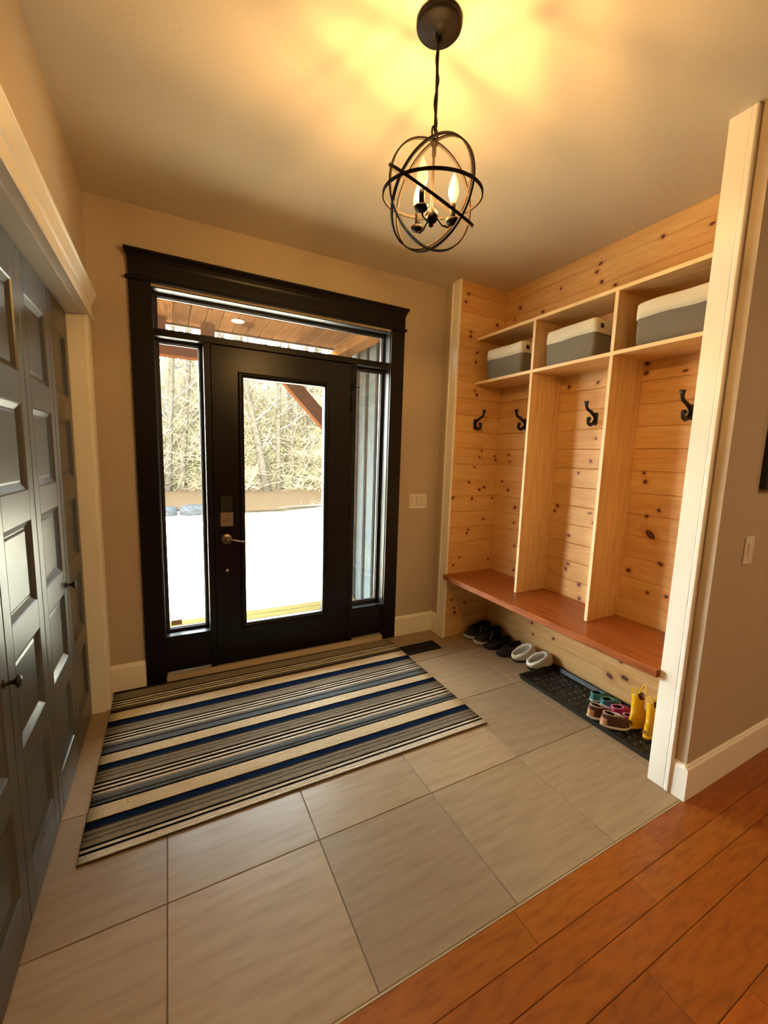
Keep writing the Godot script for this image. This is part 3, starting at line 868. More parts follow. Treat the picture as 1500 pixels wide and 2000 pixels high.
	for k in 420:
		var z := -1.95 - 2.4 * pow(r.randf(), 1.8)
		var x := r.randf_range(-1.1, 1.3 + 0.4 * (-z - 1.9))
		mm.set_instance_transform(k, Transform3D(Basis(Vector3.UP, r.randf() * TAU).scaled(Vector3.ONE * r.randf_range(0.6, 1.3)), Vector3(x, hgt.call(x, z) + 0.012, z)))
	var dlo := MultiMeshInstance3D.new()
	dlo.name = numbered("dry_leaves"); dlo.multimesh = mm; dlo.material_override = dm
	add_child(dlo, true)
	tag(dlo, "dry leaves scattered on the gravel beyond the deck", "leaves", "", "stuff")
	var fs := [[Vector2(0.95, -5.35), 0.11, "flat dark stone in the white yard, the farther of two"], [Vector2(0.95, -4.20), 0.10, "flat dark stone in the white yard, the nearer of two"]]
	for e in fs:
		var p: Vector2 = Vector2(e[0].x, e[0].y)
		var b := G.new().smooth(true)
		b.ball(Vector3.ZERO, Vector3(e[1], 0.022, e[1] * 0.6), 12)
		tag(part("flat_stone", b, mat(S(62, 58, 50), 0.9), null, Vector3(p.x, hgt.call(p.x, p.y) + 0.012, p.y)), e[2], "stone")
	# fallen branches on the edge of the yard
	var fb := [[Vector3(1.9, -0.32, -10.4), Vector3(4.2, -0.22, -10.6), "long dark fallen branch lying along the leaf bank"], [Vector3(3.0, -0.40, -9.3), Vector3(3.9, -0.30, -10.3), "forked fallen branch reaching into the yard"]]
	for e in fb:
		var b := G.new().smooth(true)
		var a: Vector3 = e[0]; var c: Vector3 = e[1]
		b.tube([a, a.lerp(c, 0.35) + Vector3(0, 0.05, 0.05), a.lerp(c, 0.7) + Vector3(0, 0.02, -0.04), c], [0.012, 0.018, 0.022, 0.026], 6)
		for k in 6:
			var o := a.lerp(c, r.randf_range(0.1, 0.9)) + Vector3(0, 0.03, 0)
			b.tube([o, o + Vector3(r.randf_range(-0.5, 0.5), r.randf_range(0.0, 0.2), r.randf_range(-0.5, 0.5))], [0.009, 0.003], 4)
		tag(part("fallen_branch", b, mat(S(36, 29, 23), 0.9)), e[2], "branch")

func scatter(called: String, m: Mesh, material: Material, n: int, r: RandomNumberGenerator, hgt: Callable, col: Callable, z0: float, z1: float, top: float, label: String):
	var mm := MultiMesh.new()
	mm.transform_format = MultiMesh.TRANSFORM_3D
	mm.use_colors = true
	mm.mesh = m
	mm.instance_count = n
	for k in n:
		var z := lerpf(z0, z1, r.randf())
		var x := -0.70 + (2.76 - z) * r.randf_range(-0.11, 0.56)
		var y: float = hgt.call(x, z) + top * pow(r.randf(), 1.6)
		var b := Basis(Vector3.UP, r.randf() * TAU) * Basis(Vector3.RIGHT, r.randf_range(-0.5, 0.5))
		mm.set_instance_transform(k, Transform3D(b.scaled(Vector3.ONE * r.randf_range(0.7, 1.5)), Vector3(x, y, z)))
		mm.set_instance_color(k, col.call(r))
	var o := MultiMeshInstance3D.new()
	o.name = numbered(called)
	o.multimesh = mm
	o.material_override = material
	add_child(o, true)
	tag(o, label, "undergrowth" if called == "undergrowth" else "foliage", "", "stuff")

# ------------------------------------------------------------------ alcove furniture
func cubby():
	var b := thing("bench", "reddish wooden bench board spanning the pine alcove", "bench", Vector3(1.425, 0.0, 1.0))
	var g := G.new(); g.span(Vector3(1.185, 0.495, ZA), Vector3(XB, 0.535, ZN), 0.004)
	part("bench_top", g, M.bench, b, -b.position)
	var u := thing("cubby_shelf", "pale pine shelving with two uprights standing on the bench", "shelf", Vector3(1.53, 0.535, 1.0))
	for zz in [[0.745, 0.764], [1.291, 1.310]]:
		g = G.new(); g.span(Vector3(1.393, 0.535, zz[0] + 0.0), Vector3(XB, 2.003, zz[1]), 0.001); var dv := part("divider", g, M.divider, u, -u.position)
		g = G.new(); g.span(Vector3(1.391, 0.5352, zz[0] - 0.0002), Vector3(1.3935, 2.003, zz[1] + 0.0002), 0.0006); part("edge_band", g, M.edge, dv)
		g = G.new(); g.span(Vector3(1.393, 2.022, zz[0]), Vector3(XB, 2.325, zz[1]), 0.001); var uv := part("cubby_divider", g, M.divider, u, -u.position)
		g = G.new(); g.span(Vector3(1.391, 2.022, zz[0] - 0.0002), Vector3(1.3935, 2.325, zz[1] + 0.0002), 0.0006); part("edge_band", g, M.edge, uv)
	for y in [2.003, 2.325]:
		g = G.new(); g.span(Vector3(1.393, y, ZA), Vector3(XB, y + 0.019, ZN), 0.001); var sh := part("shelf_board", g, M.shelf, u, -u.position)
		g = G.new(); g.span(Vector3(1.391, y - 0.0002, ZA), Vector3(1.3935, y + 0.0192, ZN), 0.0006); part("edge_band", g, M.edge, sh)

func bin_ring(y: float, hx: float, hz: float, rc: float, wob: float, ph: float) -> Array:
	var r := []
	var n := 9
	for c in 4:
		var cx: float = [1, -1, -1, 1][c] * (hx - rc); var cz: float = [1, 1, -1, -1][c] * (hz - rc)
		for k in 4:
			var a := PI / 2 * c + PI / 2 * k / 3.0
			r.append(Vector3(cx + rc * cos(a), y, cz + rc * sin(a)))
		var nx2: float = [-1, -1, 1, 1][c] * (hx - rc); var nz2: float = [1, -1, -1, 1][c] * (hz - rc)
		var e: Vector3 = r[-1]
		var a2 := PI / 2 * (c + 1)
		var f := Vector3(nx2 + rc * cos(a2), y, nz2 + rc * sin(a2))
		for k in range(1, n): r.append(e.lerp(f, k / float(n)))
	for i in r.size():
		var p: Vector3 = r[i]
		r[i] = p + Vector3(wob * sin(p.z * 31.0 + ph + y * 20.0), wob * 0.8 * sin(p.z * 17.0 + p.x * 23.0 + ph * 2.0), wob * sin(p.x * 27.0 + ph * 1.7 + y * 11.0))
	return r

func bins():
	var fz := noise_tex(81, 0.09, [Color(0.33, 0.31, 0.275), Color(0.455, 0.43, 0.385), Color(0.56, 0.53, 0.48)], [0.0, 0.5, 1.0], 4, 256)
	var grey := tri_mat(fz, Vector3.ONE * 9.0, 0.95, Color.WHITE, Vector3.ZERO, false, 0.2)
	bump(grey, height_tex(85, 0.15, 3, 256), 0.12)
	var cream := tri_mat(noise_tex(83, 0.12, [Color(0.83, 0.79, 0.70), Color(0.90, 0.87, 0.79)], [0.0, 1.0], 3, 256), Vector3.ONE * 10.0, 0.9, Color.WHITE, Vector3.ZERO, false, 0.2)
	var zc := [0.462, 1.000, 1.565]
	var lb := ["grey and cream fabric bin in the cubby nearest the front door", "grey fabric bin with a cream cuff in the middle cubby", "grey and cream fabric bin in the cubby beside the white casing"]
	for k in 3:
		var t := thing("storage_bin", lb[k], "storage bin", Vector3(1.535, 2.0225, zc[k]), 0.0, "fabric bins on the alcove shelf")
		var hx := 0.115; var hz := 0.170
		var ph := 1.3 * k
		var g := G.new().smooth(true)
		g.loft([bin_ring(0.0, hx - 0.006, hz - 0.008, 0.022, 0.0, ph), bin_ring(0.006, hx - 0.002, hz - 0.003, 0.022, 0.0, ph), bin_ring(0.05, hx, hz, 0.022, 0.0015, ph), bin_ring(0.10, hx + 0.001, hz, 0.022, 0.003, ph), bin_ring(0.155, hx, hz, 0.022, 0.003, ph)], true, false)
		part("body", g, grey, t)
		g = G.new().smooth(true)
		g.loft([bin_ring(0.138, hx + 0.001, hz + 0.001, 0.023, 0.003, ph), bin_ring(0.137, hx + 0.005, hz + 0.005, 0.025, 0.003, ph), bin_ring(0.175, hx + 0.006, hz + 0.006, 0.026, 0.003, ph), bin_ring(0.208, hx + 0.004, hz + 0.004, 0.026, 0.003, ph), bin_ring(0.214, hx + 0.001, hz + 0.001, 0.025, 0.003, ph), bin_ring(0.208, hx - 0.004, hz - 0.004, 0.022, 0.003, ph), bin_ring(0.03, hx - 0.006, hz - 0.006, 0.022, 0.0, ph)], false, true)
		part("cuff", g, cream, t)
		if k < 2:
			g = G.new(); g.box(Vector3(-0.070, 0.175, hz + 0.0075), Vector3(0.030, 0.026, 0.003), 0.001); part("tag", g, M.black, t)

func hooks():
	# local: +x out of the wall (towards the room), y up, plate on x = 0
	var t := thing("coat_hook", "black double coat hook in the alcove bay nearest the door", "coat hook", Vector3(XB, 1.715, 0.475), PI, "black coat hooks on the pine boards")
	var g := G.new().smooth(true)
	var prof := []
	for k in 20:
		var a := TAU * k / 20
		prof.append(Vector2(0.017 * sin(a) * (1.0 + 0.25 * cos(2 * a)), 0.040 * cos(a) - 0.005))
	g.prism(prof, func(p: Vector2, d: float) -> Vector3: return Vector3(d, p.y, p.x), 0.0, 0.006)
	g.ball(Vector3(0.006, 0.012, 0), Vector3(0.008, 0.016, 0.012), 10); g.ball(Vector3(0.006, -0.026, 0), Vector3(0.008, 0.015, 0.012), 10)
	part("back_plate", g, M.iron, t)
	g = G.new().smooth(true)
	g.tube([Vector3(0.004, 0.004, 0), Vector3(0.026, 0.020, 0), Vector3(0.055, 0.036, 0), Vector3(0.084, 0.046, 0), Vector3(0.097, 0.062, 0), Vector3(0.100, 0.080, 0), Vector3(0.101, 0.091, 0), Vector3(0.101, 0.095, 0)], [0.011, 0.011, 0.010, 0.009, 0.0085, 0.011, 0.015, 0.0135], 10)
	part("upper_arm", g, M.iron, t)
	g = G.new().smooth(true)
	g.tube([Vector3(0.004, -0.012, 0), Vector3(0.024, -0.034, 0), Vector3(0.048, -0.044, 0), Vector3(0.068, -0.036, 0), Vector3(0.072, -0.018, 0), Vector3(0.063, -0.008, 0)], [0.011, 0.012, 0.0115, 0.0105, 0.010, 0.007], 10)
	g.ball(Vector3(0.066, -0.010, 0), Vector3.ONE * 0.0145, 10)
	part("lower_arm", g, M.iron, t)
	dup(t, Vector3(XB, 1.715, 1.048), PI, "black double coat hook in the middle alcove bay")
	dup(t, Vector3(XB, 1.712, 1.580), PI, "black double coat hook partly hidden by the white casing")
	dup(t, Vector3(1.415, 1.715, ZA), -PI / 2, "black double coat hook on the alcove's side boards")

# ------------------------------------------------------------------ rug
func rug():
	var r := RandomNumberGenerator.new(); r.seed = 3
	var z0 := 0.030; var z1 := 1.188; var x0 := -1.030; var x1 := 0.795
	var img := Image.create(128, 1024, false, Image.FORMAT_RGB8)
	for py in 1024:
		var z := z0 + (z1 - z0) * (py + 0.5) / 1024.0
		var c := rib_colour(z, r)
		for px in 128:
			var k := 0.82 + 0.30 * r.randf()
			img.set_pixel(px, py, Color(minf(c.r * k, 1.0), minf(c.g * k, 1.0), minf(c.b * k, 1.0)))
	var m := mat(Color.WHITE, 1.0, 0.0, 0.1)
	m.albedo_texture = ImageTexture.create_from_image(img)
	m.uv1_scale = Vector3(5.0, 1.0, 1.0)
	bump(m, height_tex(91, 0.25, 2, 256), 0.10)
	var g := G.new().smooth(true)
	g.uv(3, 1.0 / (x1 - x0), 1.0 / (z1 - z0), -x0 / (x1 - x0), -z0 / (z1 - z0))
	var n := int((z1 - z0) / 0.0116)
	var rows := []
	for k in range(n * 4 + 1):
		var z := z0 + (z1 - z0) * k / float(n * 4)
		var f := fposmod(k / 4.0, 1.0)
		var row := []
		for i in 25:
			var x := lerpf(x0, x1, i / 24.0)
			# far edge is slightly skewed in the photograph: the rug lies a touch turned
			var zz := z + 0.020 * (x - x0) / (x1 - x0) * (1.0 - (z - z0) / (z1 - z0))
			row.append(Vector3(x, 0.0062 + 0.0032 * sin(PI * f) + 0.0005 * sin(x * 37.0 + k), zz))
		rows.append(row)
	for k in rows.size() - 1:
		for i in 24: g.quad(rows[k][i], rows[k][i + 1], rows[k + 1][i + 1], rows[k + 1][i], Vector3(rows[k][i].x, -9, rows[k][i].z))
	# edges down to the floor
	var l := rows.size() - 1
	for k in l:
		for i in [0, 24]:
			var a: Vector3 = rows[k][i]; var b: Vector3 = rows[k + 1][i]
			g.quad(a, b, Vector3(b.x, 0.0008, b.z), Vector3(a.x, 0.0008, a.z), Vector3(-0.1, 0, a.z))
	for i in 24:
		for k in [0, l]:
			var a: Vector3 = rows[k][i]; var b: Vector3 = rows[k][i + 1]
			g.quad(a, b, Vector3(b.x, 0.0008, b.z), Vector3(a.x, 0.0008, a.z), Vector3(a.x, 0, 0.6))
	var o := thing("rug", "large striped blue cream and grey rug in front of the door", "rug", Vector3(-0.12, 0, 0.61))
	part("pile", g, m, o, -o.position)
	g = G.new().smooth(true)
	g.tube([Vector3(x0, 0.004, z0), Vector3(x1, 0.004, z0 + 0.02), Vector3(x1, 0.004, z1), Vector3(x0, 0.004, z1)], 0.0035, 6, true)
	part("bound_edge", g, mat(S(74, 62, 50), 0.9), o, -o.position)

# ------------------------------------------------------------------ pendant
func ring_band(g: G, c: Vector3, rad: float, nrm: Vector3, w := 0.0042, thick := 0.0024):
	var n := nrm.normalized()
	var a := n.cross(Vector3.UP if absf(n.y) < 0.9 else Vector3.RIGHT).normalized()
	var b := n.cross(a)
	var rings := []
	for k in 72:
		var th := TAU * k / 72
		var d := a * cos(th) + b * sin(th)
		rings.append([c + d * (rad + thick) + n * w, c + d * (rad + thick) - n * w, c + d * (rad - thick) - n * w, c + d * (rad - thick) + n * w])
	g.loft(rings, false, false, true, true)

func pendant():
	var c := Vector3(0.06, 2.25, 1.565)
	var o := thing("pendant_lamp", "black orb cage pendant lamp with three candle bulbs hanging from the ceiling", "pendant lamp", Vector3(c.x, H, c.z))
	var off := -o.position
	var g := G.new().smooth(true)
	g.lathe([Vector2(0.066, H - 0.001), Vector2(0.068, H - 0.016), Vector2(0.062, H - 0.023), Vector2(0.030, H - 0.026), Vector2(0.010, H - 0.030), Vector2(0.004, H - 0.040)], Vector3(c.x, 0, c.z), 36)
	part("canopy", g, M.bronze, o, off)
	g = G.new().smooth(true)
	# hook and two thin rods joined by a link, with the cable twisted round
	g.tube([Vector3(c.x, H - 0.03, c.z), Vector3(c.x - 0.001, H - 0.12, c.z), Vector3(c.x + 0.001, H - 0.20, c.z), Vector3(c.x, 2.435, c.z)], [0.0042, 0.0046, 0.0046, 0.0042], 8)
	var tw := []
	for k in 40:
		var t := k / 39.0
		tw.append(Vector3(c.x + 0.0050 * cos(t * 16.0), lerpf(H - 0.03, 2.40, t), c.z + 0.0050 * sin(t * 16.0)))
	g.tube(tw, 0.0028, 6)
	part("stem", g, M.bronze, o, off)
	g = G.new().smooth(true)
	var lp := []
	for k in 20: lp.append(Vector3(c.x + 0.0155 * cos(TAU * k / 20), 2.424 + 0.021 * sin(TAU * k / 20), c.z - 0.008 * cos(TAU * k / 20)))
	g.tube(lp, 0.0032, 8, true)
	part("hanging_loop", g, M.bronze, o, off)
	g = G.new().smooth(true)
	var lq := []
	for k in 16: lq.append(Vector3(c.x + 0.010 * cos(TAU * k / 16), H - 0.045 + 0.014 * sin(TAU * k / 16), c.z))
	g.tube(lq, 0.0025, 8, true)
	part("hanging_loop", g, M.bronze, o, off)
	# cage rings
	var look := Vector3(-0.76, 0, 1.19).normalized()
	for nn in [look.rotated(Vector3.UP, 0.62), look.rotated(Vector3.UP, -0.72), Vector3(-0.31, 0.675, -0.67), Vector3(-0.05, 0.99, 0.10), Vector3(-0.21, -0.76, -0.61)]:
		g = G.new(); ring_band(g, c, 0.155, nn); part("cage_ring", g, M.bronze, o, off)
	g = G.new().smooth(true)
	g.lathe([Vector2(0.004, 2.160), Vector2(0.008, 2.164), Vector2(0.006, 2.170), Vector2(0.016, 2.176), Vector2(0.022, 2.188), Vector2(0.021, 2.200), Vector2(0.013, 2.210), Vector2(0.005, 2.214), Vector2(0.0042, 2.220), Vector2(0.0042, 2.362), Vector2(0.0065, 2.364), Vector2(0.0065, 2.392), Vector2(0.012, 2.396), Vector2(0.012, 2.408), Vector2(0.004, 2.412)], Vector3(c.x, 0, c.z), 18)
	part("centre_column", g, M.bronze, o, off)
	var bulb_mat := mat(S(255, 214, 150), 0.25)
	bulb_mat.emission_enabled = true; bulb_mat.emission = Color(1.0, 0.76, 0.40); bulb_mat.emission_energy_multiplier = 3.0
	for k in 3:
		var a: float = deg_to_rad([150.0, 262.0, 22.0][k])
		var d := Vector3(cos(a), 0, sin(a))
		var p := c + d * 0.068
		g = G.new().smooth(true)
		g.tube([Vector3(c.x, 2.188, c.z) + d * 0.018, Vector3(c.x, 2.168, c.z) + d * 0.036, Vector3(c.x, 2.164, c.z) + d * 0.055, Vector3(p.x, 2.178, p.z)], 0.0032, 8)
		part("arm", g, M.bronze, o, off)
		g = G.new().smooth(true); g.lathe([Vector2(0.004, 2.172), Vector2(0.018, 2.178), Vector2(0.0225, 2.186), Vector2(0.020, 2.186), Vector2(0.008, 2.182)], Vector3(p.x, 0, p.z), 18); part("drip_cup", g, M.bronze, o, off)
		g = G.new().smooth(true); g.lathe([Vector2(0.0085, 2.182), Vector2(0.0085, 2.232), Vector2(0.007, 2.236)], Vector3(p.x, 0, p.z), 14); part("candle_sleeve", g, M.bronze, o, off)
		g = G.new().smooth(true); g.lathe([Vector2(0.006, 2.236), Vector2(0.010, 2.244), Vector2(0.0155, 2.258), Vector2(0.0165, 2.270), Vector2(0.0135, 2.290), Vector2(0.0075, 2.308), Vector2(0.0025, 2.320), Vector2(0.0008, 2.326)], Vector3(p.x, 0, p.z), 18); part("bulb", g, bulb_mat, o, off)
		var l := OmniLight3D.new()
		l.name = "pendant_bulb_light"
		l.light_color = LAMP_C; l.light_energy = LAMP_E; l.light_size = 0.012; l.omni_range = 12.0; l.omni_attenuation = 2.0
		l.shadow_enabled = true
		o.add_child(l, true)
		l.position = Vector3(p.x, 2.268, p.z) + off

func hall_lights():
	# recessed lamps of the hall, behind the camera
	var em := mat(S(255, 236, 200), 0.5)
	em.emission_enabled = true; em.emission = Color(1.0, 0.82, 0.56); em.emission_energy_multiplier = 3.0
	var at := [Vector3(1.7, H, 3.6), Vector3(3.6, H, 3.6), Vector3(0.4, H, 5.0)]
	for k in 3:
		var o := thing("recessed_light", ["round recessed ceiling light of the hall nearest the wall end", "round recessed ceiling light at the far end of the hall", "round recessed ceiling light behind the camera"][k], "ceiling light", at[k])
		var g := G.new().smooth(true); g.lathe([Vector2(0.060, 0.0), Vector2(0.066, -0.006), Vector2(0.078, -0.006), Vector2(0.082, 0.0)], Vector3.ZERO, 24, Basis.IDENTITY, false, false); part("trim_ring", g, M.plate, o)
		g = G.new(); g.lathe([Vector2(0.061, -0.003), Vector2(0.061, -0.001)], Vector3.ZERO, 24); part("lamp_lens", g, em, o)
		var l := AreaLight3D.new()
		l.name = "hall_lamp_light"
		l.light_color = Color(1.0, 0.84, 0.62); l.light_energy = HALL_E
		l.area_size = Vector2(0.10, 0.10)
		l.shadow_enabled = true
		o.add_child(l, true)
		l.position = Vector3(0, -0.012, 0)
		l.rotation = Vector3(-PI / 2, 0, 0)

# ------------------------------------------------------------------ wall plates, vent, picture
func wall_things():
	var s := thing("light_switch", "beige triple rocker light switch on the wall right of the front door", "light switch", Vector3(1.048, 1.097, 0))
	var g := G.new(); g.box(Vector3(0, 0, 0.003), Vector3(0.162, 0.116, 0.006), 0.002); part("cover_plate", g, M.plate, s)
	for k in 3:
		g = G.new(); g.box(Vector3(-0.046 + 0.046 * k, 0, 0.0065), Vector3(0.034, 0.068, 0.0025), 0.001); part("switch_recess", g, mat(S(160, 148, 128), 0.6) if k == 0 else s.get_node("switch_recess").material_override, s)
		g = G.new(); g.box(Vector3(-0.046 + 0.046 * k, 0, 0.0085), Vector3(0.030, 0.064, 0.004), 0.001, Basis(Vector3.RIGHT, 0.06)); part("rocker", g, M.plate, s)
	var w := thing("light_switch", "single cream light switch on the hall wall at the far right", "light switch", Vector3(1.498, 1.082, ZE))
	g = G.new(); g.box(Vector3(0, 0, 0.003), Vector3(0.076, 0.122, 0.006), 0.002); part("cover_plate", g, M.plate, w)
	g = G.new(); g.box(Vector3(0, 0, 0.008), Vector3(0.032, 0.066, 0.005), 0.001, Basis(Vector3.RIGHT, 0.07)); part("rocker", g, M.plate, w)
	var p := thing("picture_frame", "dark picture frame on the hall wall cut by the right edge", "picture", Vector3(1.80, 1.65, ZE))
	g = G.new(); frame_bars(g, -0.285, 0.285, -0.305, 0.305, 0.030, 0.0, 0.024, 0.003); part("frame", g, M.black, p)
	g = G.new(); g.span(Vector3(-0.256, -0.276, 0.002), Vector3(0.256, 0.276, 0.012)); part("canvas", g, mat(S(22, 24, 32), 0.5), p)
	var v := thing("floor_vent", "dark metal floor register between the rug and the alcove", "floor vent", Vector3(0.957, 0, 0.268))
	g = G.new(); frame_bars_y(g, 0.152, 0.070, 0.016, 0.004); part("vent_frame", g, M.bronze, v)
	for k in 22:
		g = G.new(); g.box(Vector3(-0.128 + 0.0122 * k, 0.0022, 0), Vector3(0.0052, 0.003, 0.110), 0.0008); part("slat", g, M.bronze, v)
	g = G.new(); g.box(Vector3(0, 0.0026, 0), Vector3(0.27, 0.0026, 0.006)); part("cross_bar", g, M.bronze, v)
	g = G.new(); g.box(Vector3(0, 0.0007, 0), Vector3(0.276, 0.001, 0.112)); part("shaft_dark_sheet", g, M.black, v)  # flat black sheet standing in for the darkness below the slats

func frame_bars_y(g: G, hx: float, hz: float, w: float, t: float):
	g.span(Vector3(-hx, 0, -hz), Vector3(-hx + w, t, hz), 0.0015); g.span(Vector3(hx - w, 0, -hz), Vector3(hx, t, hz), 0.0015)
	g.span(Vector3(-hx + w, 0, -hz), Vector3(hx - w, t, -hz + w), 0.0015); g.span(Vector3(-hx + w, 0, hz - w), Vector3(hx - w, t, hz), 0.0015)

# ------------------------------------------------------------------ footwear
# local frame: heel at x = 0, toe at x = length, y up
class Last:
	var L := 0.27
	var W := 0.10
	var hh := 0.085      # collar height at the heel
	var drop := 0.015    # how much lower the collar is in front
	var sole := 0.022
	var cx := 0.30       # collar centre, share of the length
	var crx := 0.235     # collar half length, share
	var crz := 0.32      # collar half width, share of W
	var n := 28
	func out(th: float, grow := 0.0) -> Vector2:
		var x := L / 2 + (L / 2 + grow) * cos(th)
		var s := sin(th)
		var wide := 0.80 + 0.22 * smoothstep(0.2, 0.75, x / L)
		return Vector2(x, signf(s) * pow(absf(s), 0.75) * (W / 2 * wide + grow))
	func col(th: float, k := 1.0) -> Vector3:
		return Vector3(L * cx + L * crx * k * cos(th), hh - drop * (0.5 + 0.5 * cos(th)), W * crz * k * sin(th))
	func surf(th: float, s: float, grow := 0.0) -> Vector3:
		var o := out(th, grow)
		var c := col(th)
		var f := 1.0 - cos(s * PI / 2)
		f = lerpf(f, s, 0.25)
		return Vector3(lerpf(o.x, c.x, f), lerpf(sole, c.y, sin(s * PI / 2)) + grow, lerpf(o.y, c.z, f))
	func ring(f: Callable) -> Array:
		var r := []
		for k in n: r.append(f.call(TAU * k / n))
		return r
	func sole_mesh(g: G, grow := 0.004) -> G:
		g.smooth(true)
		var r := []
		for e in [[0.0, -0.003], [0.003, grow * 0.7], [sole * 0.6, grow], [sole + 0.001, grow * 0.8], [sole + 0.002, -0.004]]:
			r.append(ring(func(th: float) -> Vector3:
				var p := out(th, e[1])
				var lift := 0.010 * smoothstep(0.8, 1.0, p.x / L) * (L / 0.28)
				return Vector3(p.x, e[0] + lift, p.y)))
		g.loft(r)
		return g
	func upper_mesh(g: G, puff := 0.0) -> G:
		g.smooth(true)
		var r := []
		for k in 9:
			var s := k / 8.0
			r.append(ring(func(th: float) -> Vector3: return surf(th, s, puff * sin(s * PI))))
		r.append(ring(func(th: float) -> Vector3: return col(th, 0.90) + Vector3(0, -0.003, 0)))
		g.loft(r, false, false)
		return g
	func lining_mesh(g: G) -> G:
		g.smooth(true)
		var r := [ring(func(th: float) -> Vector3: return col(th, 0.93) + Vector3(0, -0.002, 0)), ring(func(th: float) -> Vector3: return col(th, 0.86) * Vector3(1, 0.6, 1)), ring(func(th: float) -> Vector3: return col(th, 0.95) * Vector3(1, 0, 1) + Vector3(0, sole + 0.006, 0))]
		g.loft(r, false, true)
		return g
	func rim_mesh(g: G, rad := 0.003) -> G:
		g.smooth(true)
		g.tube(ring(func(th: float) -> Vector3: return col(th, 0.97)), rad, 6, true)
		return g

func shoe(called: String, label: String, at: Vector3, turn: float, group: String, k: Last, m_up: Material, m_sole: Material, m_in: Material, m_rim: Material) -> Node3D:
	var t := thing(called, label, "shoe", at, turn, group)
	part("sole", k.sole_mesh(G.new()), m_sole, t)
	part("upper", k.upper_mesh(G.new()), m_up, t)
	part("lining", k.lining_mesh(G.new()), m_in, t)
	part("collar", k.rim_mesh(G.new()), m_rim, t)
	return t

func laces(t: Node3D, k: Last, m: Material, rows := 4):
	var g := G.new().smooth(true)
	for i in rows:
		var f := lerpf(0.62, 0.90, i / float(rows - 1)) if rows > 1 else 0.8
		var w := 0.45 + 0.12 * i
		var p := []
		for j in 5:
			var a := lerpf(-w, w, j / 4.0)
			p.append(k.surf(a, f, 0.002))
		g.tube(p, 0.0022 * k.L / 0.2, 6)
	part("laces", g, m, t)

func footwear():
	tray()
	# black running shoes, toes to the room
	var k := Last.new()
	k.L = 0.275; k.W = 0.102; k.hh = 0.105; k.sole = 0.024
	var ink := mat(S(17, 17, 19), 0.7); var pale := mat(S(196, 194, 190), 0.6); var shade := mat(S(12, 12, 13), 0.9)
	for e in [[Vector3(1.650, 0, 0.262), PI + 0.04, "black running shoe with a white zigzag standing nearest the alcove corner"], [Vector3(1.655, 0, 0.385), PI + 0.02, "black running shoe with a white zigzag second from the alcove corner"]]:
		var t := shoe("sneaker", e[2], e[0], e[1], "black running shoes under the bench", k, ink, pale, shade, ink)
		laces(t, k, shade)
		var g := G.new().smooth(true)
		for sd in [-1.0, 1.0]:
			var zz := []
			for q in [[0.42, 0.80], [0.40, 0.68], [0.48, 0.56], [0.62, 0.44], [0.56, 0.32], [0.50, 0.20], [0.62, 0.14]]:
				zz.append(k.surf(sd * (PI * 0.5 - 0.75 + q[0]), q[1], 0.0016))
			g.tube(zz, 0.0034, 6)
		part("zigzag_stripe", g, pale, t)
	# dark low shoes between the running shoes and the slippers
	var kd := Last.new()
	kd.L = 0.25; kd.W = 0.092; kd.hh = 0.066; kd.sole = 0.016; kd.crx = 0.28
	var br := mat(S(24, 20, 19), 0.55)
	shoe("loafer", "plain dark low shoe in shadow beside the black running shoes", Vector3(1.648, 0, 0.500), PI - 0.06, "dark low shoes under the bench", kd, br, shade, shade, br)
	shoe("loafer", "plain dark low shoe in shadow beside the cream slippers", Vector3(1.652, 0, 0.600), PI + 0.10, "dark low shoes under the bench", kd, br, shade, shade, br)
	# fleece slippers, toes to the wall
	var ks := Last.new()
	ks.L = 0.185; ks.W = 0.105; ks.hh = 0.036; ks.drop = -0.062; ks.sole = 0.016; ks.cx = 0.40; ks.crx = 0.36; ks.crz = 0.37
	var fleece := tri_mat(noise_tex(101, 0.10, [Color(0.93, 0.90, 0.83), Color(0.99, 0.98, 0.94)], [0.0, 1.0], 3, 256), Vector3.ONE * 9.0, 0.98, Color.WHITE, Vector3.ZERO, false, 0.1)
	bump(fleece, height_tex(103, 0.12, 3, 256), 0.13)
	for e in [[Vector3(1.462, 0, 0.722), -0.10, "cream fleece slipper leaning beside the dark low shoes"], [Vector3(1.474, 0, 0.850), -0.16, "cream fleece slipper nearest the black boot tray"]]:
		var t := thing("slipper", e[2], "slipper", e[0], e[1], "cream fleece slippers under the bench")
		part("sole", ks.sole_mesh(G.new(), 0.001), shade, t)
		part("upper", ks.upper_mesh(G.new(), 0.012), fleece, t)
		part("lining", ks.lining_mesh(G.new()), fleece, t)
		var fn := FastNoiseLite.new(); fn.seed = 8; fn.frequency = 30.0
		var g := G.new().smooth(true)
		var pts := []; var rr := []
		for q in 40:
			var th := TAU * q / 40
			pts.append(ks.col(th, 1.02) + Vector3(-0.006 if cos(th) < -0.5 else 0.0, 0.0, 0.0))
			rr.append(0.0125 + 0.002 * fn.get_noise_1d(q * 0.3) + 0.002 * absf(sin(th)))
		g.tube(pts, rr, 10, true)
		part("fleece_cuff", g, fleece, t)
	kids()

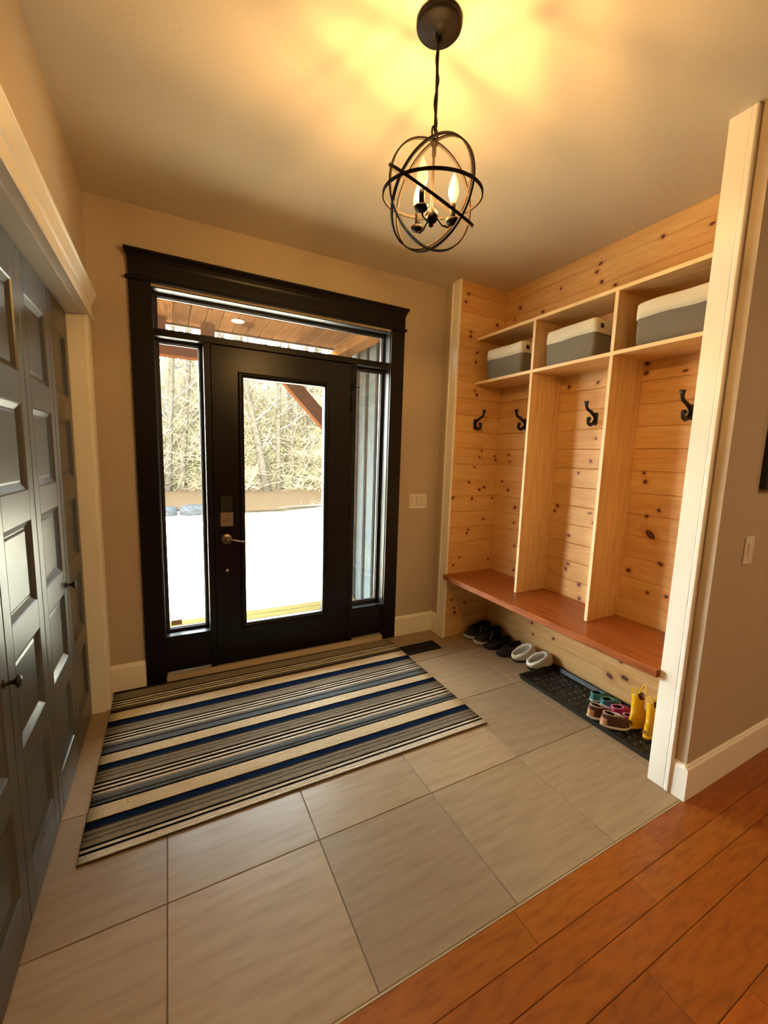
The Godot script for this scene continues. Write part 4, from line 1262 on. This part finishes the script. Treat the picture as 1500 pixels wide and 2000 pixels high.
func kids():
	var ty := 0.008
	var shade := mat(S(26, 22, 20), 0.9); var white := mat(S(222, 218, 208), 0.6)
	var k := Last.new()
	k.L = 0.135; k.W = 0.062; k.hh = 0.052; k.drop = 0.006; k.sole = 0.014; k.crx = 0.27; k.crz = 0.36
	var teal := mat(S(74, 138, 134), 0.7)
	for e in [[Vector3(1.515, ty, 1.300), -0.20, "small teal canvas shoe nearest the empty end of the boot tray"], [Vector3(1.508, ty, 1.372), -0.16, "small teal canvas shoe next to the pink shoes"]]:
		shoe("canvas_shoe", e[2], e[0], e[1], "teal children's shoes on the boot tray", k, teal, white, shade, mat(S(120, 168, 160), 0.7) if e[0].z < 1.33 else get_node("canvas_shoe/collar").material_override)
	var pink := mat(S(196, 60, 120), 0.65)
	var prim := mat(S(228, 150, 186), 0.65)
	for e in [[Vector3(1.492, ty, 1.448), -0.15, "small pink shoe behind the leopard print shoes"], [Vector3(1.480, ty, 1.520), -0.45, "small pink shoe touching the yellow rain boots"]]:
		var t := shoe("slip_on_shoe", e[2], e[0], e[1], "pink children's shoes on the boot tray", k, pink, pink, shade, prim)
		var g := G.new().smooth(true)
		g.tube([k.surf(PI - 0.9, 0.9, 0.003), k.surf(PI - 0.3, 0.75, 0.004), k.surf(PI + 0.3, 0.75, 0.004), k.surf(PI + 0.9, 0.9, 0.003)], 0.004, 6, false, 0.5)
		part("heel_strap", g, prim, t)
	var kl := Last.new()
	kl.L = 0.150; kl.W = 0.066; kl.hh = 0.082; kl.drop = 0.010; kl.sole = 0.015; kl.cx = 0.28; kl.crx = 0.22; kl.crz = 0.34
	var leo := tri_mat(noise_tex(111, 0.06, [Color(0.10, 0.06, 0.06), Color(0.17, 0.09, 0.08), Color(0.44, 0.25, 0.17), Color(0.58, 0.38, 0.25)], [0.0, 0.50, 0.58, 1.0], 2, 256), Vector3.ONE * 11.0, 0.7, Color.WHITE, Vector3.ZERO, false)
	var tanp := mat(S(190, 140, 92), 0.7)
	for e in [[Vector3(1.352, ty, 1.398), -0.55, "small leopard print high top nearest the middle of the tray"], [Vector3(1.352, ty, 1.478), -0.62, "small leopard print high top with a white sole at the tray's front"]]:
		var t := shoe("high_top_shoe", e[2], e[0], e[1], "leopard print children's shoes on the boot tray", kl, leo, white, shade, mat(S(206, 178, 156), 0.8) if e[0].z < 1.45 else get_node("high_top_shoe/collar").material_override)
		laces(t, kl, white, 4)
		var g := G.new().smooth(true)
		var rows := []
		for i in 5:
			var row := []
			for j in 9: row.append(kl.surf(PI + lerpf(-0.85, 0.85, j / 8.0), lerpf(0.02, 0.40, i / 4.0), 0.0016))
			rows.append(row)
		g.loft(rows, false, false, false)
		part("heel_patch", g, tanp, t)
	# rain boots
	var kb := Last.new()
	kb.L = 0.150; kb.W = 0.062; kb.hh = 0.095; kb.drop = 0.0; kb.sole = 0.016; kb.cx = 0.31; kb.crx = 0.245; kb.crz = 0.40
	var yel := mat(S(232, 176, 22), 0.32); var yin := mat(S(150, 84, 40), 0.7)
	for e in [[Vector3(1.475, ty, 1.562), -0.12, "yellow rubber rain boot next to the pink shoes"], [Vector3(1.462, ty, 1.650), -0.10, "yellow rubber rain boot half hidden by the white casing"]]:
		var t := thing("rain_boot", e[2], "boot", e[0], e[1], "yellow children's rain boots on the boot tray")
		part("sole", kb.sole_mesh(G.new(), 0.003), yel, t)
		var g := G.new().smooth(true)
		var r := []
		for q in 8:
			var s := q / 7.0
			r.append(kb.ring(func(th: float) -> Vector3: return kb.surf(th, s)))
		var top := func(th: float, f: float, grow: float) -> Vector3:
			var b: Vector3 = kb.col(th, 1.0 + 0.08 * f + grow)
			return Vector3(b.x, lerpf(0.095, 0.182 + 0.014 * cos(2.0 * th), f), b.z)
		for f in [0.35, 0.7, 1.0]: r.append(kb.ring(func(th: float) -> Vector3: return top.call(th, f, 0.0)))
		g.loft(r, false, false)
		part("boot_shell", g, yel, t)
		g = G.new().smooth(true)
		g.loft([kb.ring(func(th: float) -> Vector3: return top.call(th, 1.0, -0.05)), kb.ring(func(th: float) -> Vector3: return top.call(th, 0.4, -0.08)), kb.ring(func(th: float) -> Vector3: return kb.col(th, 0.85) * Vector3(1, 0.3, 1))], false, true)
		part("lining", g, yin, t)
		g = G.new().smooth(true); g.tube(kb.ring(func(th: float) -> Vector3: return top.call(th, 1.0, -0.02)), 0.0032, 6, true); part("top_rim", g, mat(S(238, 196, 80), 0.4), t)
		for sd in [0.0, PI]:
			g = G.new().smooth(true)
			var hp := []
			for q in 9:
				var a = sd + lerpf(-0.75, 0.75, q / 8.0)
				var b: Vector3 = top.call(a, 1.0, -0.01)
				hp.append(b + Vector3(0, 0.040 * sin(PI * q / 8.0), 0))
			g.tube(hp, 0.0048, 8, false, 0.55)
			part("pull_handle", g, yel, t)
		g = G.new(); g.box(Vector3(0.0015, 0.038, 0), Vector3(0.003, 0.016, 0.030), 0.001); part("heel_patch", g, mat(S(120, 84, 18), 0.6), t)
	# the edge of a white shoe behind the casing
	shoe("white_shoe", "white shoe edge peeking out beside the foot of the casing", Vector3(1.375, ty, 1.770), 0.05, "", k, white, white, shade, white)

func tray():
	var x0 := 1.315; var x1 := 1.655; var z0 := 0.915; var z1 := 1.808
	var t := thing("boot_tray", "black rubber boot tray with raised pebble pattern under the bench", "boot tray", Vector3((x0 + x1) / 2, 0, (z0 + z1) / 2))
	var off := -t.position
	var g := G.new()
	var rr := func(d: float, y: float) -> Array: return [Vector3(x0 + d, y, z0 + d), Vector3(x1 - d, y, z0 + d), Vector3(x1 - d, y, z1 - d), Vector3(x0 + d, y, z1 - d)]
	g.loft([rr.call(0.012, 0.0), rr.call(0.010, 0.002), rr.call(0.002, 0.026), rr.call(-0.002, 0.029), rr.call(-0.002, 0.033), rr.call(0.008, 0.034), rr.call(0.012, 0.030), rr.call(0.020, 0.006), rr.call(0.030, 0.005)], true, true)
	part("tray_body", g, M.rubber, t, off)
	var r := RandomNumberGenerator.new(); r.seed = 21
	g = G.new().smooth(true)
	var z := z0 + 0.055
	var row := 0
	while z < z1 - 0.04:
		var x := x0 + 0.055 + (0.022 if row % 2 else 0.0)
		while x < x1 - 0.04:
			g.ball(Vector3(x + r.randf_range(-0.004, 0.004), 0.0045, z + r.randf_range(-0.004, 0.004)), Vector3(r.randf_range(0.014, 0.018), 0.0075, r.randf_range(0.016, 0.021)), 10, Basis(Vector3.UP, r.randf_range(-0.5, 0.5)))
			x += 0.044
		z += 0.046; row += 1
	part("pebble_pattern", g, M.rubber, t, off)
